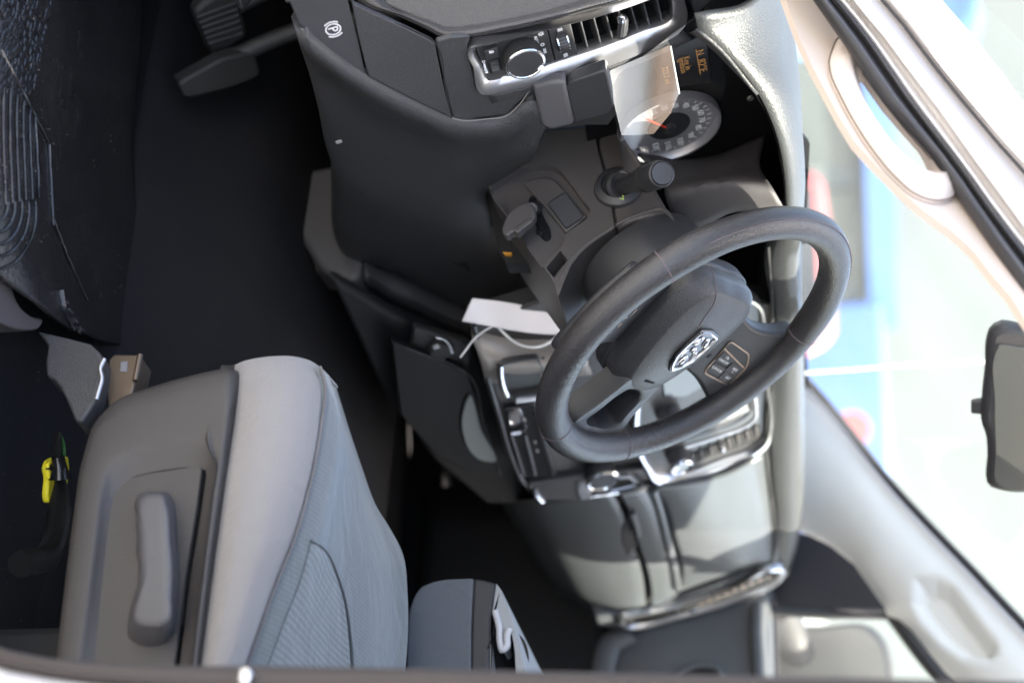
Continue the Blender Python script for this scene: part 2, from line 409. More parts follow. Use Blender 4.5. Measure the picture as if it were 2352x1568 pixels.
for s in (-1, 1):
    st(mk('cowl_sun_plate', [(-.82, s*.56, .02), (-.26, s*.56, .02), (-.26, s*.735, .0), (-.45, s*.79, .0), (-.82, s*.80, .0)], [(0, 1, 2, 3, 4)], PD, None, False, solid=.01))  # added corner plates, out of view, closing a sun leak into the footwell
st(prism('dash_sun_block', [(-.78, -.72, -.175), (-.27, -.72, -.175), (-.27, .70, -.175), (-.78, .70, -.175)], (0, 0, -.01), PD, None, 0))  # added hidden plate that stops sun reaching the footwell
# back wall with window opening, rear side panels (behind the pillar, never in view but they shade the cab)
bw = [(1.9, -.8, FZ), (1.9, .8, FZ), (1.9, .62, .6), (1.9, -.62, .6)]
st(prism('back_wall', bw, (.04, 0, 0), GW, None, 0, hole=[(1.9, -.55, .12), (1.9, .55, .12), (1.9, .48, .48), (1.9, -.48, .48)], smooth=False))
# ---- windscreen
wsr = []
for t in (0, .25, .5, .75, 1):
    bx = -.57+.82*t; bz = .075+.545*t; hw = .69-.105*t
    wsr.append([(bx-.16*(1-(s*s))*(1-.35*t), s*hw, bz) for s in (-1, -.66, -.33, 0, .33, .66, 1)])
ws = thing('windscreen', 'curved clear windscreen above the dashboard', 'windscreen', (-.6, 0, .08))
sheet('glass', wsr, 24, 16, GL, ws, solid=0)
def on_ws(v):
    # march along the pixel ray to the glass: bilinear search on the analytic surface
    best = None; d = ray(v)
    for i in range(600):
        t = 1.6+i*.004; p = CAM+d*t
        q = (p.z-.075)/.545; hw = .69-.105*q; s = p.y/hw
        x = -.57+.82*q-.16*(1-s*s)*(1-.35*q)
        e = abs(p.x-x)
        if best is None or e < best[0]: best = (e, p)
    return best[1]
CRK = bpy.data.materials.new('crack_glare'); CRK.use_nodes = True
_n = CRK.node_tree.nodes; _n.remove(_n['Principled BSDF']); _t = _n.new('ShaderNodeBsdfTranslucent'); _t.inputs[0].default_value = (.95, .95, .93, 1)
CRK.node_tree.links.new(_t.outputs[0], _n['Material Output'].inputs[0])
tube('crack', [on_ws(v)+Vector((.004, 0, -.003)) for v in ((1850, 852), (1950, 845), (2060, 836), (2160, 832), (2270, 825), (2340, 822))], .0016, CRK, ws, 6, n=14, label='long thin white crack line in the glass')
sheet('frit_band', [[(p[0]-.002, p[1], p[2]) for p in wsr[0]], [(p[0]+.02, p[1]*.995, p[2]+.014) for p in wsr[0]]], 24, 3, PD, ws, solid=.001)

# ---- passenger-side pillar
def FA(v, o=0.): return onp(v, (0, .72+o, .07), (0, 1, .30))
pil = thing('windscreen_pillar', 'pale grey windscreen pillar trim with grab recess on the passenger side', 'pillar', (-.45, .72, .07))
glE = zb4((222, 318), (300, 405), (380, 500), (490, 640), (600, 775), (715, 900), (830, 1020), (915, 1108), (1000, 1200), (1122, 1330), (1260, 1480))
doE = zb4((150, 930), (230, 950), (330, 1000), (430, 1080), (520, 1210), (600, 1310), (700, 1440), (820, 1568), (900, 1660), (980, 1750), (1060, 1840))
rowsP = []
for t in (0, .12, .4, .7, .92, 1):
    row = []
    for a, b in zip(glE, doE):
        v = (a[0]+(b[0]-a[0])*t, a[1]+(b[1]-a[1])*t); row.append(FA(v, .035*(abs(t-.45)*2)**2))
    rowsP.append(row)
hz = zb4((690, 1150), (770, 1142), (835, 1175), (905, 1270), (1018, 1415), (1020, 1455), (985, 1482), (890, 1470), (800, 1405), (715, 1310), (678, 1240))
tp = sheet('trim', rowsP, 150, 70, GW, pil, solid=.008)
poly = [tuple(v) for v in hz]
def indist(pt, pg):
    ins = False; best = 1e9
    for k in range(len(pg)):
        (x1, y1), (x2, y2) = pg[k], pg[(k+1) % len(pg)]
        if (y1 > pt[1]) != (y2 > pt[1]) and pt[0] < (x2-x1)*(pt[1]-y1)/(y2-y1)+x1: ins = not ins
        L2 = (x2-x1)**2+(y2-y1)**2; t = max(0, min(1, ((pt[0]-x1)*(x2-x1)+(pt[1]-y1)*(y2-y1))/L2))
        best = min(best, math.hypot(pt[0]-x1-t*(x2-x1), pt[1]-y1-t*(y2-y1)))
    return best if ins else -best
for v in tp.data.vertices:      # press the grab recess into the trim skin
    d = indist(pix(v.co), poly)
    if d > -10:
        t = min(1, max(0, (d+10)/34)); t = t*t*(3-2*t); v.co += Vector((.004, .030, .006))*t
tube('glass_seal', [FA(v, -.002) for v in glE], .007, RU, pil, 8, n=40)
# ---- passenger door
pd = thing('passenger_door', 'dark grey passenger door panel with pull handle pocket beside the dashboard end', 'door', (.3, .80, -.6))
dxs = (-.42, 0, .5, .95)
sheet('door_pocket_panel', [[(x, .76, -.60) for x in dxs], [(x, .755, -.42) for x in dxs], [(x, .742, -.30) for x in dxs], [(x, .735, -.262) for x in dxs]], 16, 14, mat('door_dark_plastic', (.020, .020, .021), .6, spec=.3), pd, solid=.02)
sheet('door_panel', [[(x, .742, -.27) for x in dxs], [(x, .722, -.255) for x in dxs]]+[[(x, .715, z) for x in dxs] for z in (-.22, -.1, -.02, .0)]+[[(x, .80, .005) for x in dxs]], 16, 26, mat('door_vinyl', (.10, .105, .11), .40, grain=500, bump=.2), pd, solid=.015)
sail = [FA(v, .012) for v in zb4((170, 940), (240, 955), (330, 1000), (430, 1080), (520, 1210), (560, 1265), (60, 1262), (40, 1200))]
prism('sail_panel', sail, (0, .02, 0), mat('sail_plastic', (.035, .032, .037), .55, grain=700, bump=.15), pd, .004)
tube('window_post', [Y(v, .735) for v in zb4((20, 1262), (120, 1272), (300, 1282), (600, 1285))], .010, PL, pd, 8, n=16)
tube('belt_seal', [(-.25, .742, .012), (.3, .742, .012), (.95, .742, .012)], .006, RU, pd, 8, n=8)
mk('window_glass', [(-.16, .752, .0), (.95, .752, .0), (.95, .63, .58), (.30, .64, .54), (-.13, .72, .21)], [(0, 1, 2, 3, 4)], GL, pd)
tube('window_frame', [Y((2046, 1408), .735), FA((2110, 1495), .01), FA((2190, 1590), .01), (.22, .64, .50), (.45, .62, .57), (.95, .62, .60)], .012, RU, pd, 8, n=30)
hp = cr([Y(v, .702) for v in zb3((1555, 1420), (1575, 1330), (1610, 1290), (1740, 1258), (1790, 1275), (1812, 1340), (1800, 1420))], 30)
prism('pull_pocket', hp, (0, .006, 0), PD, pd, .002)
tube('pocket_lip', [p+Vector((0, -.002, 0)) for p in hp], .006, mat('door_vinyl', (0, 0, 0)), pd, 8)
tube('panel_ridge', [Y(v, .705) for v in zb3((1190, 1390), (1200, 1230), (1240, 1130), (1300, 1100), (1330, 1080))], .02, mat('door_vinyl', (0, 0, 0)), pd, 12, n=16, flat=.4, flatdir=(0, 1, 0))
tube('armrest_edge', [Y(v, .705) for v in zb3((2005, 940), (2000, 1100), (2010, 1250), (2015, 1400))], .014, mat('door_vinyl', (0, 0, 0)), pd, 10, n=12)
# outside mirror of the passenger door
om = thing('door_mirror', 'dark grey door mirror housing outside the passenger window', 'mirror', (-.12, .95, .0))
mo = cr([Y(v, .98) for v in zb4((70, 1335), (300, 1318), (500, 1322), (560, 1380), (592, 1480), (596, 1640), (560, 1800), (300, 1850), (90, 1820))], 40, True)
prism('housing', mo, (0, .10, 0), mat('mirror_shell', (.075, .075, .072), .5, grain=600, bump=.2), om, .02, 4)
mo2 = [p+(sum(mo, Vector())/len(mo)-p)*.14+Vector((0, -.003, 0)) for p in mo]
prism('mirror_face', mo2, (0, .004, 0), mat('mirror_dark', (.13, .125, .115), .3), om, 0)
tube('arm', [(-.20, .80, .02), (-.20, .93, .03), (-.17, 1.02, .05)], .03, PL, om, 10, n=10)

# ---- driver-side pillar with grab handle
PN = Vector((-.25, -.85, .45)).normalized()
def NA(v, o=0.): return onp(v, Vector((-.187, -.70, .147))+PN*o, PN)
np_ = thing('grab_handle_pillar', 'beige pillar trim with moulded grab handle beside the open driver doorway', 'pillar', (-.19, -.7, .1))
inE = z3((935, -90), (970, 0), (1050, 220), (1110, 350), (1180, 480), (1250, 610), (1330, 740), (1420, 840), (1500, 920), (1590, 1010), (1680, 1090), (1760, 1150), (1830, 1200), (1900, 1260), (1960, 1320), (2060, 1450), (2150, 1550), (2230, 1680))
ouE = z3((2300, 1640), (2216, 1525), (2100, 1360), (2000, 1215), (1860, 1005), (1740, 825), (1620, 690), (1500, 555), (1370, 370), (1240, 175), (1110, -5), (1050, -90))
hole = z3((1345, 440), (1350, 385), (1385, 395), (1440, 460), (1560, 610), (1700, 780), (1735, 855), (1742, 945), (1690, 930), (1620, 890), (1555, 825), (1500, 760), (1435, 660), (1380, 560))
def ext2(L_, a, b_):
    def unit(m_, n_): d_ = (m_[0]-n_[0], m_[1]-n_[1]); h_ = math.hypot(*d_); return d_[0]/h_, d_[1]/h_
    u0, u1 = (-.50, -.87), (.58, .815)
    return [(L_[0][0]+u0[0]*a, L_[0][1]+u0[1]*a)]+list(L_)+[(L_[-1][0]+u1[0]*b_, L_[-1][1]+u1[1]*b_)]
inE = ext2(inE, 360, 1100); ouE = ext2(ouE[::-1], 360, 1100)[::-1]
prism('trim', [NA(v) for v in inE+ouE], -PN*-.018 if False else PN*-.008, BE, np_, .002, 2, hole=[NA(v) for v in hole])
# handle surround: raised band round the opening
sur = z3((1195, 330), (1210, 270), (1245, 205), (1330, 330), (1450, 500), (1620, 715), (1735, 845), (1800, 930), (1858, 1012), (1790, 1052), (1720, 1048), (1640, 1015), (1540, 930), (1430, 800), (1330, 650), (1250, 500), (1205, 400))
hol2 = z3((1225, 385), (1240, 350), (1290, 335), (1350, 350), (1420, 420), (1560, 605), (1700, 780), (1735, 855), (1742, 945), (1690, 950), (1620, 925), (1555, 865), (1480, 790), (1400, 670), (1330, 565), (1275, 480), (1235, 420))
SU = cr([NA(v, .003) for v in sur], 90, True); HO = cr([NA(v, .003) for v in hole], 90, True)
# match loops by angle about the centre line
def rematch(A, B):
    k = min(range(len(B)), key=lambda i: (B[i]-A[0]).length); return B[k:]+B[:k]
HO = rematch(SU, HO)
prof = ((0, -.002), (.04, .004), (.25, .010), (.55, .014), (.85, .008), (1.0, -.004), (1.0, -.009))
vs, fs = grid([[a.lerp(b, t)+PN*h for a, b in zip(SU, HO)] for t, h in prof], True)
mk('grab_handle', vs, fs, BEH, np_)
tube('panel_gap', [p+PN*.001 for p in SU], .0009, mat('gap_brown', (.16, .12, .10), .8), np_, 5, closed=True)
# door seal and painted door frame
fr = thing('door_frame', 'pale silver painted door frame with black rubber seal along the pillar', 'door frame', (-.1, -.75, .1))
sA = z3((1045, -100), (1110, 0), (1240, 180), (1370, 375), (1500, 560), (1620, 695), (1740, 830), (1860, 1010), (2000, 1220), (2216, 1530), (2300, 1650))
sB = z3((1165, -100), (1250, 0), (1420, 210), (1535, 375), (1650, 540), (1775, 705), (1900, 870), (2000, 1010), (2100, 1150), (2216, 1290), (2300, 1400))
sC = z3((1265, -100), (1340, 0), (1500, 190), (1640, 380), (1780, 560), (1900, 730), (2020, 895), (2110, 1015), (2160, 1085), (2216, 1160), (2330, 1310))
sD = z3((1420, -100), (1490, 0), (1610, 140), (1720, 290), (1840, 440), (1950, 570), (2060, 700), (2130, 780), (2180, 830), (2216, 870), (2330, 1000))
sE = z3((1705, -100), (1785, 0), (1860, 85), (1930, 165), (2010, 262), (2080, 352), (2150, 445), (2180, 490), (2216, 540), (2270, 610), (2350, 700))
def ext(L_, a, b_):
    p0, p1, q0, q1 = L_[0], L_[1], L_[-1], L_[-2]
    def unit(m_, n_): d_ = (m_[0]-n_[0], m_[1]-n_[1]); h_ = math.hypot(*d_); return d_[0]/h_, d_[1]/h_
    u0, u1 = unit(p0, p1), unit(q0, q1)
    return [(p0[0]+u0[0]*a, p0[1]+u0[1]*a)]+list(L_)+[(q0[0]+u1[0]*b_, q0[1]+u1[1]*b_)]
sA, sB, sC, sD, sE = [ext(L_, 420, 1150) for L_ in (sA, sB, sC, sD, sE)]
NS = Vector((-.10, -.93, .35)).normalized()
def NF(v, o): return onp(v, Vector((-.17, -.745, .147))+NS*o, NS)
def mixv(a, b, t): return [(p[0]+(q[0]-p[0])*t, p[1]+(q[1]-p[1])*t) for p, q in zip(a, b)]
sheet('rubber_seal', [[NF(v, o) for v in mixv(sA, sB, t)] for t, o in ((0, -.02), (.15, .004), (.4, .010), (.6, .004), (.68, .0), (.85, .008), (1, -.004))], 30, 22, RU, fr, solid=.004)
sheet('inner_flange', [[NF(v, o) for v in mixv(sB, sC, t)] for t, o in ((0, -.006), (.5, -.012), (.9, -.006), (1, .006))], 30, 10, PT, fr, solid=.003)
sheet('frame_channel', [[NF(v, o) for v in mixv(sC, sD, t)] for t, o in ((0, .006), (.25, .004), (.7, -.004), (.92, -.008), (1, -.002))], 30, 12, PT, fr, solid=.003)
sheet('outer_skin', [[NF(v, o) for v in mixv(sD, sE, t)] for t, o in ((0, -.002), (.08, .006), (.35, .012), (.75, .010), (.95, -.004), (1, -.03))], 30, 16, PT, fr, solid=.003)
for t, v0 in ((.55, mixv(sC, sD, .9)),):
    tube('drip_bead', [NF(v, .002) for v in v0], .0016, RU, fr, 6, n=30)
# ---- B pillar at the rear of the doorway
bp = thing('door_pillar', 'rear door pillar with brown black seal and bright painted edge', 'pillar', (.55, -.78, -.5))
bA = [(-60, 1466), (0, 1487), (100, 1509), (300, 1525), (600, 1529), (900, 1533), (1200, 1540), (1500, 1546), (1900, 1555), (2352, 1564), (2450, 1566)]
bB = [(-60, 1506), (0, 1527), (100, 1548), (300, 1572), (600, 1592), (900, 1600), (1200, 1606), (1500, 1612), (1900, 1620), (2352, 1630), (2450, 1632)]
bA.append((3300, 1590)); bB.append((3300, 1656))
bC = [(p[0], p[1]+120) for p in bB]
def BP(v, o): return onp(v, (0, -.775+o, 0), (.25, 1, 0))
sheet('pillar_seal', [[BP(v, o) for v in mixv(bA, bB, t)] for t, o in ((0, .03), (.1, .002), (.3, -.004), (.6, -.002), (.8, -.006), (1, .006))], 30, 18, mat('pillar_seal_rubber', (.055, .043, .038), .75, grain=900, bump=.1, var=.2), bp, solid=.004)
sheet('painted_edge', [[BP(v, o) for v in mixv(bB, bC, t)] for t, o in ((0, .006), (.1, -.004), (.5, -.012), (1, -.012))], 30, 10, PT, bp, solid=.004)
sheet('inner_trim', [[BP(v, .036)+Vector((.03, .0, 0)) for v in bA], [BP(v, .036)+Vector((.09, .05, 0)) for v in bA], [BP(v, .036)+Vector((.33, .06, 0)) for v in bA]], 30, 8, PL, bp, solid=.01)
lathe('striker_stud', [(.0001, .008), (.003, .008), (.005, .005), (.005, 0), (.0001, 0)], BP((565, 1562), -.006), (-.5, -.8, .1), CH, bp, 20)
lathe('seal_clip', [(.0001, .003), (.003, .0025), (.005, 0), (.0001, 0)], BP((566, 1543), -.004), (-.4, -.9, 0), RU, bp, 16)
for s in (1,):
    q = thing('rear_pillar', 'pale grey centre pillar trim behind the passenger door', 'pillar', (.98, .74, -.6))
    box('trim', (1.02, .74, -.05), (.07, .03, .57), WX, GW, q, .01)
# ================================================================== dashboard
da = thing('dashboard', 'black textured dashboard with light switch, vents and instrument cluster', 'dashboard', (-.25, 0, -.4))
def crest(v, x=-.235): return X(v, x)
cv = [(1760, -40), (1769, 0), (1800, 97), (1831, 189), (1844, 308), (1844, 396), (1837, 472)]
cvp = [(1839, 560), (1841, 700), (1845, 850), (1848, 1000), (1845, 1150), (1832, 1235), (1800, 1310)]
C1 = [crest(v) for v in cv]
lip = [(1600, 40), (1602, 64), (1633, 88), (1743, 215), (1782, 299), (1803, 400), (1808, 480)]
L1 = [X(v, x) for v, x in zip(lip, (-.155, -.155, -.155, -.155, -.155, -.16, -.165))]
# driver hood: crest rolls rearward to the lip
def off(ps, d): return [p+Vector(d) for p in ps]
hood_rows = [off(C1, (-.36, 0, -.035)), off(C1, (-.20, 0, -.012)), off(C1, (-.08, 0, -.002)), C1,
             [a.lerp(b, .5)+Vector((.012, 0, .010)) for a, b in zip(C1, L1)], [a.lerp(b, .9)+Vector((.004, -.002, .004)) for a, b in zip(C1, L1)], L1]
sheet('driver_hood', hood_rows, 44, 34, TOP, da, solid=.006)
# centre and passenger dash top
C2 = [crest(C, -.235) for C in [(1837, 472)]+cvp]
sm = [(1796, 480), (1760, 560), (1770, 700), (1762, 880), (1757, 1000), (1762, 1080), (1775, 1190), (1770, 1290)]
S2 = [D(v, .0) for v in sm]
sheet('dash_top', [off(C2, (-.36, 0, -.035)), off(C2, (-.2, 0, -.01)), off(C2, (-.08, 0, -.001)), C2, [a.lerp(b, .45)+Vector((.018, 0, .014)) for a, b in zip(C2, S2)], [a.lerp(b, .85)+Vector((.008, 0, .005)) for a, b in zip(C2, S2)], S2], 54, 34, TOP, da, solid=.006)
tube('top_seam', [p+Vector((.004, 0, .002)) for p in S2[1:]], .0022, PD, da, 6, n=40)
# ---- end cap facing the doorway
ecp = z2((520, -60), (540, 0), (800, 110), (1000, 205), (1040, 228), (1150, 232), (1420, 190), (1700, 130), (2000, 50), (2195, 0), (2300, -60))
EC = [D(v, .0) for v in ecp]
endF = [Vector((-.70, min(p.y, -.70)-.0, p.z)) for p in EC]
e2 = z2((640, -60), (700, 30), (880, 105), (1030, 160), (1060, 175), (1160, 172), (1420, 130), (1680, 75), (1900, 12), (2000, -20), (2080, -60))
E2 = [D(v, -.01)+Vector((0, 0, 0)) for v in e2]
def EY(v, y): return Y(v, y)
yE = -.742
capA = [EY(v, yE) for v in ecp]; 
e1 = z2((600, -60), (620, 0), (850, 110), (1020, 185), (1060, 205), (1150, 205), (1420, 160), (1690, 102), (1960, 28), (2080, -10), (2180, -60))
ECM = mat('end_cap_vinyl', (.050, .047, .048), .45, grain=300, bump=.5)
sheet('end_cap_edge', [[EY(v, yE+.012) for v in mixv(ecp, e1, -.35)], [EY(v, yE+.001) for v in ecp], [EY(v, yE-.004) for v in mixv(ecp, e1, .5)], [EY(v, yE-.005) for v in e1], [EY(v, yE-.002) for v in mixv(e1, e2, .5)], [EY(v, yE+.006) for v in e2], [EY(v, yE+.0075) for v in mixv(e1, e2, 1.25)]], 60, 36, ECM, da, solid=.003)
prism('end_cap_panel', [EY(v, yE+.006) for v in [(842, -120)]+list(e2)+[(1500, -120)]], (0, .01, 0), ECM, da, .002)
tube('end_cap_gap', [EY(v, yE-.002) for v in ecp], .0011, PD, da, 6, n=40)
prism('end_filler', [(-.60, -.737, -.36), (-.22, -.737, -.38), (-.22, -.737, .06), (-.30, -.737, .075), (-.62, -.737, .05)], (0, .006, 0), PL, da, .002)
# ---- rear face, upper: parking brake panel and fuse panel
def U(v, o=0.): return D(v, o)
face_top = [(790, -40), (826, 0), (925, 42), (1000, 80), (1030, 88), (1090, 86), (1254, 50), (1435, 2), (1560, -36)]
# knee bolster: a wide bowed panel under the switch bezel
rowT = z2((60, -40), (165, 175), (330, 320), (590, 492), (900, 655), (1110, 745), (1300, 752), (1450, 727), (1600, 545), (1640, 520))
def bol(v, o): return onp(v, DP0+Vector((o, 0, 0)), Vector((1, 0, -.12)).normalized())
b_rows = [
    [U(v, -.006) for v in z2((60, -60), (170, 160), (330, 300), (590, 470), (900, 630), (1110, 720), (1290, 738), (1450, 712), (1570, 600), (1620, 540))],
    [U(v, .000) for v in z2((100, 20), (172, 190), (340, 345), (600, 520), (900, 680), (1100, 770), (1290, 790), (1470, 770), (1600, 650), (1660, 790))],
    [bol(v, -.020) for v in z2((150, 120), (200, 300), (420, 600), (650, 740), (900, 850), (1060, 920), (1200, 960), (1380, 960), (1540, 960), (1650, 900))],
    [bol(v, -.030) for v in z2((200, 230), (240, 420), (450, 830), (690, 960), (900, 1060), (1050, 1100), (1180, 1110), (1290, 1090), (1400, 1060), (1540, 1015))],
    [bol(v, -.040) for v in z2((240, 330), (290, 560), (470, 1060), (700, 1200), (880, 1270), (1020, 1290), (1130, 1290), (1220, 1250), (1280, 1200), (1330, 1150))],
    [bol(v, -.055) for v in z2((280, 430), (350, 760), (500, 1220), (720, 1400), (880, 1460), (1040, 1500), (1150, 1510), (1260, 1450), (1320, 1380), (1330, 1300))],
    [bol(v, -.075) for v in [(752, 200), (770, 330), (826, 545), (900, 588), (950, 612), (1010, 640), (1060, 645), (1110, 640), (1140, 600), (1145, 560)]],
    [bol(v, -.085) for v in [(748, 205), (775, 370), (834, 594), (919, 622), (980, 655), (1073, 702), (1110, 705), (1180, 690), (1215, 660), (1240, 640)]],
    [bol(v, -.12) for v in [(745, 208), (778, 390), (836, 604), (919, 634), (985, 668), (1075, 716), (1112, 720), (1190, 705), (1230, 680), (1262, 660)]],
]
sheet('knee_bolster', b_rows, 60, 60, PL, da, solid=.006)
# parking-brake panel / fuse cover plates
pk = [U(v, .001) for v in z2((60, -60), (165, 165), (330, 305), (565, 462), (520, 250), (462, 30), (440, -60))]
sw = prism('brake_switch_panel', rnd(pk, .003), -DN*.005, PS, da, .002)
fz = [U(v, .003) for v in z2((478, -10), (500, 32), (850, 195), (985, 262), (1003, 285), (1060, 560), (1105, 738), (900, 640), (590, 480), (575, 440), (520, 220))]
prism('fuse_cover', fz, -DN*.006, PL, da, .0025, 3)
tube('fuse_gap', [U(v, .0015) for v in z2((468, -10), (492, 25), (850, 184), (992, 258), (1012, 282), (1068, 555), (1108, 742))], .0009, PD, da, 5, n=40)
sw2 = [U(v, .002) for v in z2((1012, 262), (1100, 235), (1230, 225), (1205, 290), (1260, 560), (1310, 578), (1620, 505), (1560, 610), (1450, 720), (1180, 750), (1115, 735), (1070, 545), (1015, 290))]
prism('switch_surround', rnd(sw2, .002, 2), -DN*.006, PL, da, .002, 2)
tube('surround_seam', [U(v, .0025) for v in z2((1108, 742), (1180, 757), (1320, 748), (1450, 728), (1530, 660), (1600, 560))], .0008, mat('worn_edge', (.14, .13, .12), .5), da, 5, n=30)
tube('bolster_seam', [U(v, .001) for v in z2((165, 180), (330, 322), (590, 490), (750, 578), (900, 655))], .0010, mat('worn_edge', (0, 0, 0)), da, 5, n=30)
box('panel_clip', U(z2((400, 890))[0], -.05), (.0012, .0022, .0035), (DN, DR, DU), mat('clip_grey', (.16, .16, .165), .5), da, .001)
# parking brake symbol
Po = U(z2((365, 185))[0], .0016)
strokes('brake_symbol', [arc(0, 0, .0070, 0, 360, 24), [(-.002, -.0042), (-.002, .0042), (.0008, .0042), (.0026, .0030), (.0026, .0012), (.0008, 0), (-.002, 0)], arc(0, 0, .0098, 140, 220, 8), arc(0, 0, .0098, -40, 40, 8)], Po, DR, DU, .0011, WH, sw, DN)
# ---- chrome bezel with light switch and vent
bo = [(1074, 108), (1079, 102), (1120, 92), (1195, 74), (1302, 47), (1372, 29), (1440, 8), (1500, -14), (1548, -34), (1562, -34), (1571, 0), (1577, 28), (1574, 48), (1565, 61), (1490, 107), (1383, 150), (1300, 172), (1222, 190), (1160, 203), (1117, 211), (1100, 210), (1095, 203), (1084, 150)]
bi = [(1093, 112), (1095, 107), (1122, 100), (1195, 81), (1302, 53), (1372, 34), (1440, 13), (1495, -7), (1530, -24), (1537, -22), (1542, 0), (1545, 30), (1543, 44), (1534, 52), (1480, 72), (1383, 110), (1300, 137), (1230, 159), (1165, 174), (1127, 183), (1120, 183), (1117, 178), (1106, 148)]
bz = ring('switch_bezel', [U(v, .0) for v in bo], [U(v, .0) for v in bi], ((0, -.006), (0, .003), (.06, .0055), (.5, .0045), (.94, .001), (1, -.001), (1, -.016)), DN, SI, da, 140, label='bright satin silver bezel frame')
# plates
hp_ = [U(v, -.003) for v in zb5((222, 298), (830, 142), (902, 438), (320, 578))]
pl = prism('light_switch_plate', hp_, -DN*.012, PM, da, .001)
tp_ = [U(v, -.002) for v in zb5((836, 141), (1030, 88), (1096, 368), (908, 437))]
tpl = prism('vent_wheel_plate', tp_, -DN*.012, PM, da, .001)
def dxy(v, o=0): return U(v, o)
kb = dxy(zb5((612, 338))[0], -.002)
kn = lathe('light_knob', [(.0190, 0), (.0196, .001), (.0196, .0150), (.0185, .0158), (.0001, .0158)], kb, DN, PM, da, 120, knurl=(1, 2, .0006))
lathe('knob_ring', [(.0186, .0150), (.0199, .0152), (.0203, .0168), (.0196, .0182), (.0180, .0184), (.0174, .0176), (.0174, .0150)], kb, DN, CH, kn, 64)
lathe('knob_cap', [(.0001, .0176), (.0174, .0176), (.0174, .0170)], kb, DN, PS, kn, 64)
box('knob_mark', kb+DN*.0183+DR*.0105+DU*.0135, (.0022, .0030, .0005), ((DR*.7+DU*.7), (DU*.7-DR*.7), DN), WH, kn, .0003)
box('fog_button', dxy(zb5((352, 333))[0], -.001), (.0068, .0068, .004), (DR, DU, DN), PM, pl, .0008)
box('dimmer_slot', dxy(zb5((384, 455))[0], -.0026), (.0090, .0068, .0008), (DR, DU, DN), PD, pl, .002)
lathe('dimmer_wheel', [(.0001, -.0042), (.0072, -.0042), (.0078, -.0034), (.0078, .0034), (.0072, .0042), (.0001, .0042)], dxy(zb5((384, 455))[0], -.0025)-DN*.001, DU, PS, pl, 40, knurl=(1, 4, .0007))
lathe('vent_wheel', [(.0001, -.0050), (.0098, -.0050), (.0106, -.0042), (.0106, .0042), (.0098, .0050), (.0001, .0050)], dxy(zb5((968, 256))[0], -.002)-DN*.003, DU, PS, tpl, 48, knurl=(2, 3, .0008))
for s in (-1, 1):
    lathe('wheel_rim', [(.0085, s*.0044), (.0109, s*.0044), (.0109, s*.0056), (.0085, s*.0056)], dxy(zb5((968, 256))[0], -.002)-DN*.003, DU, CH, tpl, 48)
ring('wheel_well', rnd([dxy(v, -.0005) for v in zb5((905, 175), (1000, 150), (1035, 310), (935, 345))], .004), rnd([dxy(v, -.0005) for v in zb5((918, 185), (990, 165), (1018, 305), (945, 335))], .003), ((0, -.002), (.3, .0008), (1, -.003)), DN, PS, tpl, 40)
def ico(lines, v, wd=.0007, par=pl, mt=WH, nm='icon', o=-.0026): return strokes(nm, lines, dxy(v, o), DR, DU, wd, mt, par, DN)
mm = .001
def sc(ls, k=mm): return [[(x*k, y*k) for x, y in l] for l in ls]
ico(sc([arc(0, 0, 1.4, 0, 360, 14)]+[[(2*math.cos(R(a)), 2*math.sin(R(a))), (3*math.cos(R(a)), 3*math.sin(R(a)))] for a in range(0, 360, 45)]), zb5((778, 184))[0])
text('AUTO', dxy(zb5((738, 240))[0], -.0028), DR, DU, .0042, WH, pl)
ico(sc([arc(0, 0, 1.7, 0, 360, 16)]), zb5((790, 276))[0])
ico(sc([arc(-1.6, 0, 1.3, -90, 90, 8), [(-1.6, -1.3), (-1.6, 1.3)], arc(1.6, 0, 1.3, 90, 270, 8), [(1.6, -1.3), (1.6, 1.3)], [(-3.4, 1.2), (-2.4, .9)], [(-3.4, 0), (-2.4, 0)], [(-3.4, -1.2), (-2.4, -.9)], [(3.4, 1.2), (2.4, .9)], [(3.4, 0), (2.4, 0)], [(3.4, -1.2), (2.4, -.9)]]), zb5((810, 330))[0], .0005)
ico(sc([arc(0, 0, 1.6, -90, 90, 8), [(0, -1.6), (0, 1.6)], [(-.8, 1.3), (-2.8, 1.3)], [(-.8, 0), (-2.8, 0)], [(-.8, -1.3), (-2.8, -1.3)]]), zb5((792, 388))[0], .0006)
ico(sc([arc(0, 1.0, 1.5, 0, 180, 8), [(-1.5, 1.0), (1.5, 1.0)], [(-1.2, .2), (-1.9, -1.8)], [(0, .2), (-.6, -1.8)], [(1.2, .2), (.7, -1.8)]]), zb5((352, 340))[0], .0006, o=.0032)
ico(sc([arc(0, 0, 1.3, 0, 360, 12)]), zb5((287, 421))[0], .0006)
prism('dimmer_wedge', [dxy(v, -.0024) for v in zb5((285, 440), (300, 440), (313, 484), (293, 484))], -DN*.0006, WH, pl, 0, smooth=False)
for a in ((294, 490, 318, 500), (300, 508, 325, 520)):
    prism('dimmer_bar', [dxy(v, -.0024) for v in zb5((a[0], a[1]), (a[2], a[1]-2), (a[2]+2, a[3]), (a[0]+3, a[3]+2))], -DN*.0006, WH, pl, 0, smooth=False)
ico(sc([[(-2.4, -2), (2.4, -2), (2.4, 2), (-2.4, 2), (-2.4, -2)], [(-2.4, -2), (2.4, 2)], [(-2.4, 2), (2.4, -2)]]), zb5((941, 153))[0], .0006, tpl, o=-.0016)
ico(sc([[(x, -2), (x+.6, -.8), (x-.4, .6), (x+.3, 2)] for x in (-1.8, 0, 1.8)]), zb5((988, 365))[0], .0007, tpl, o=-.0016)
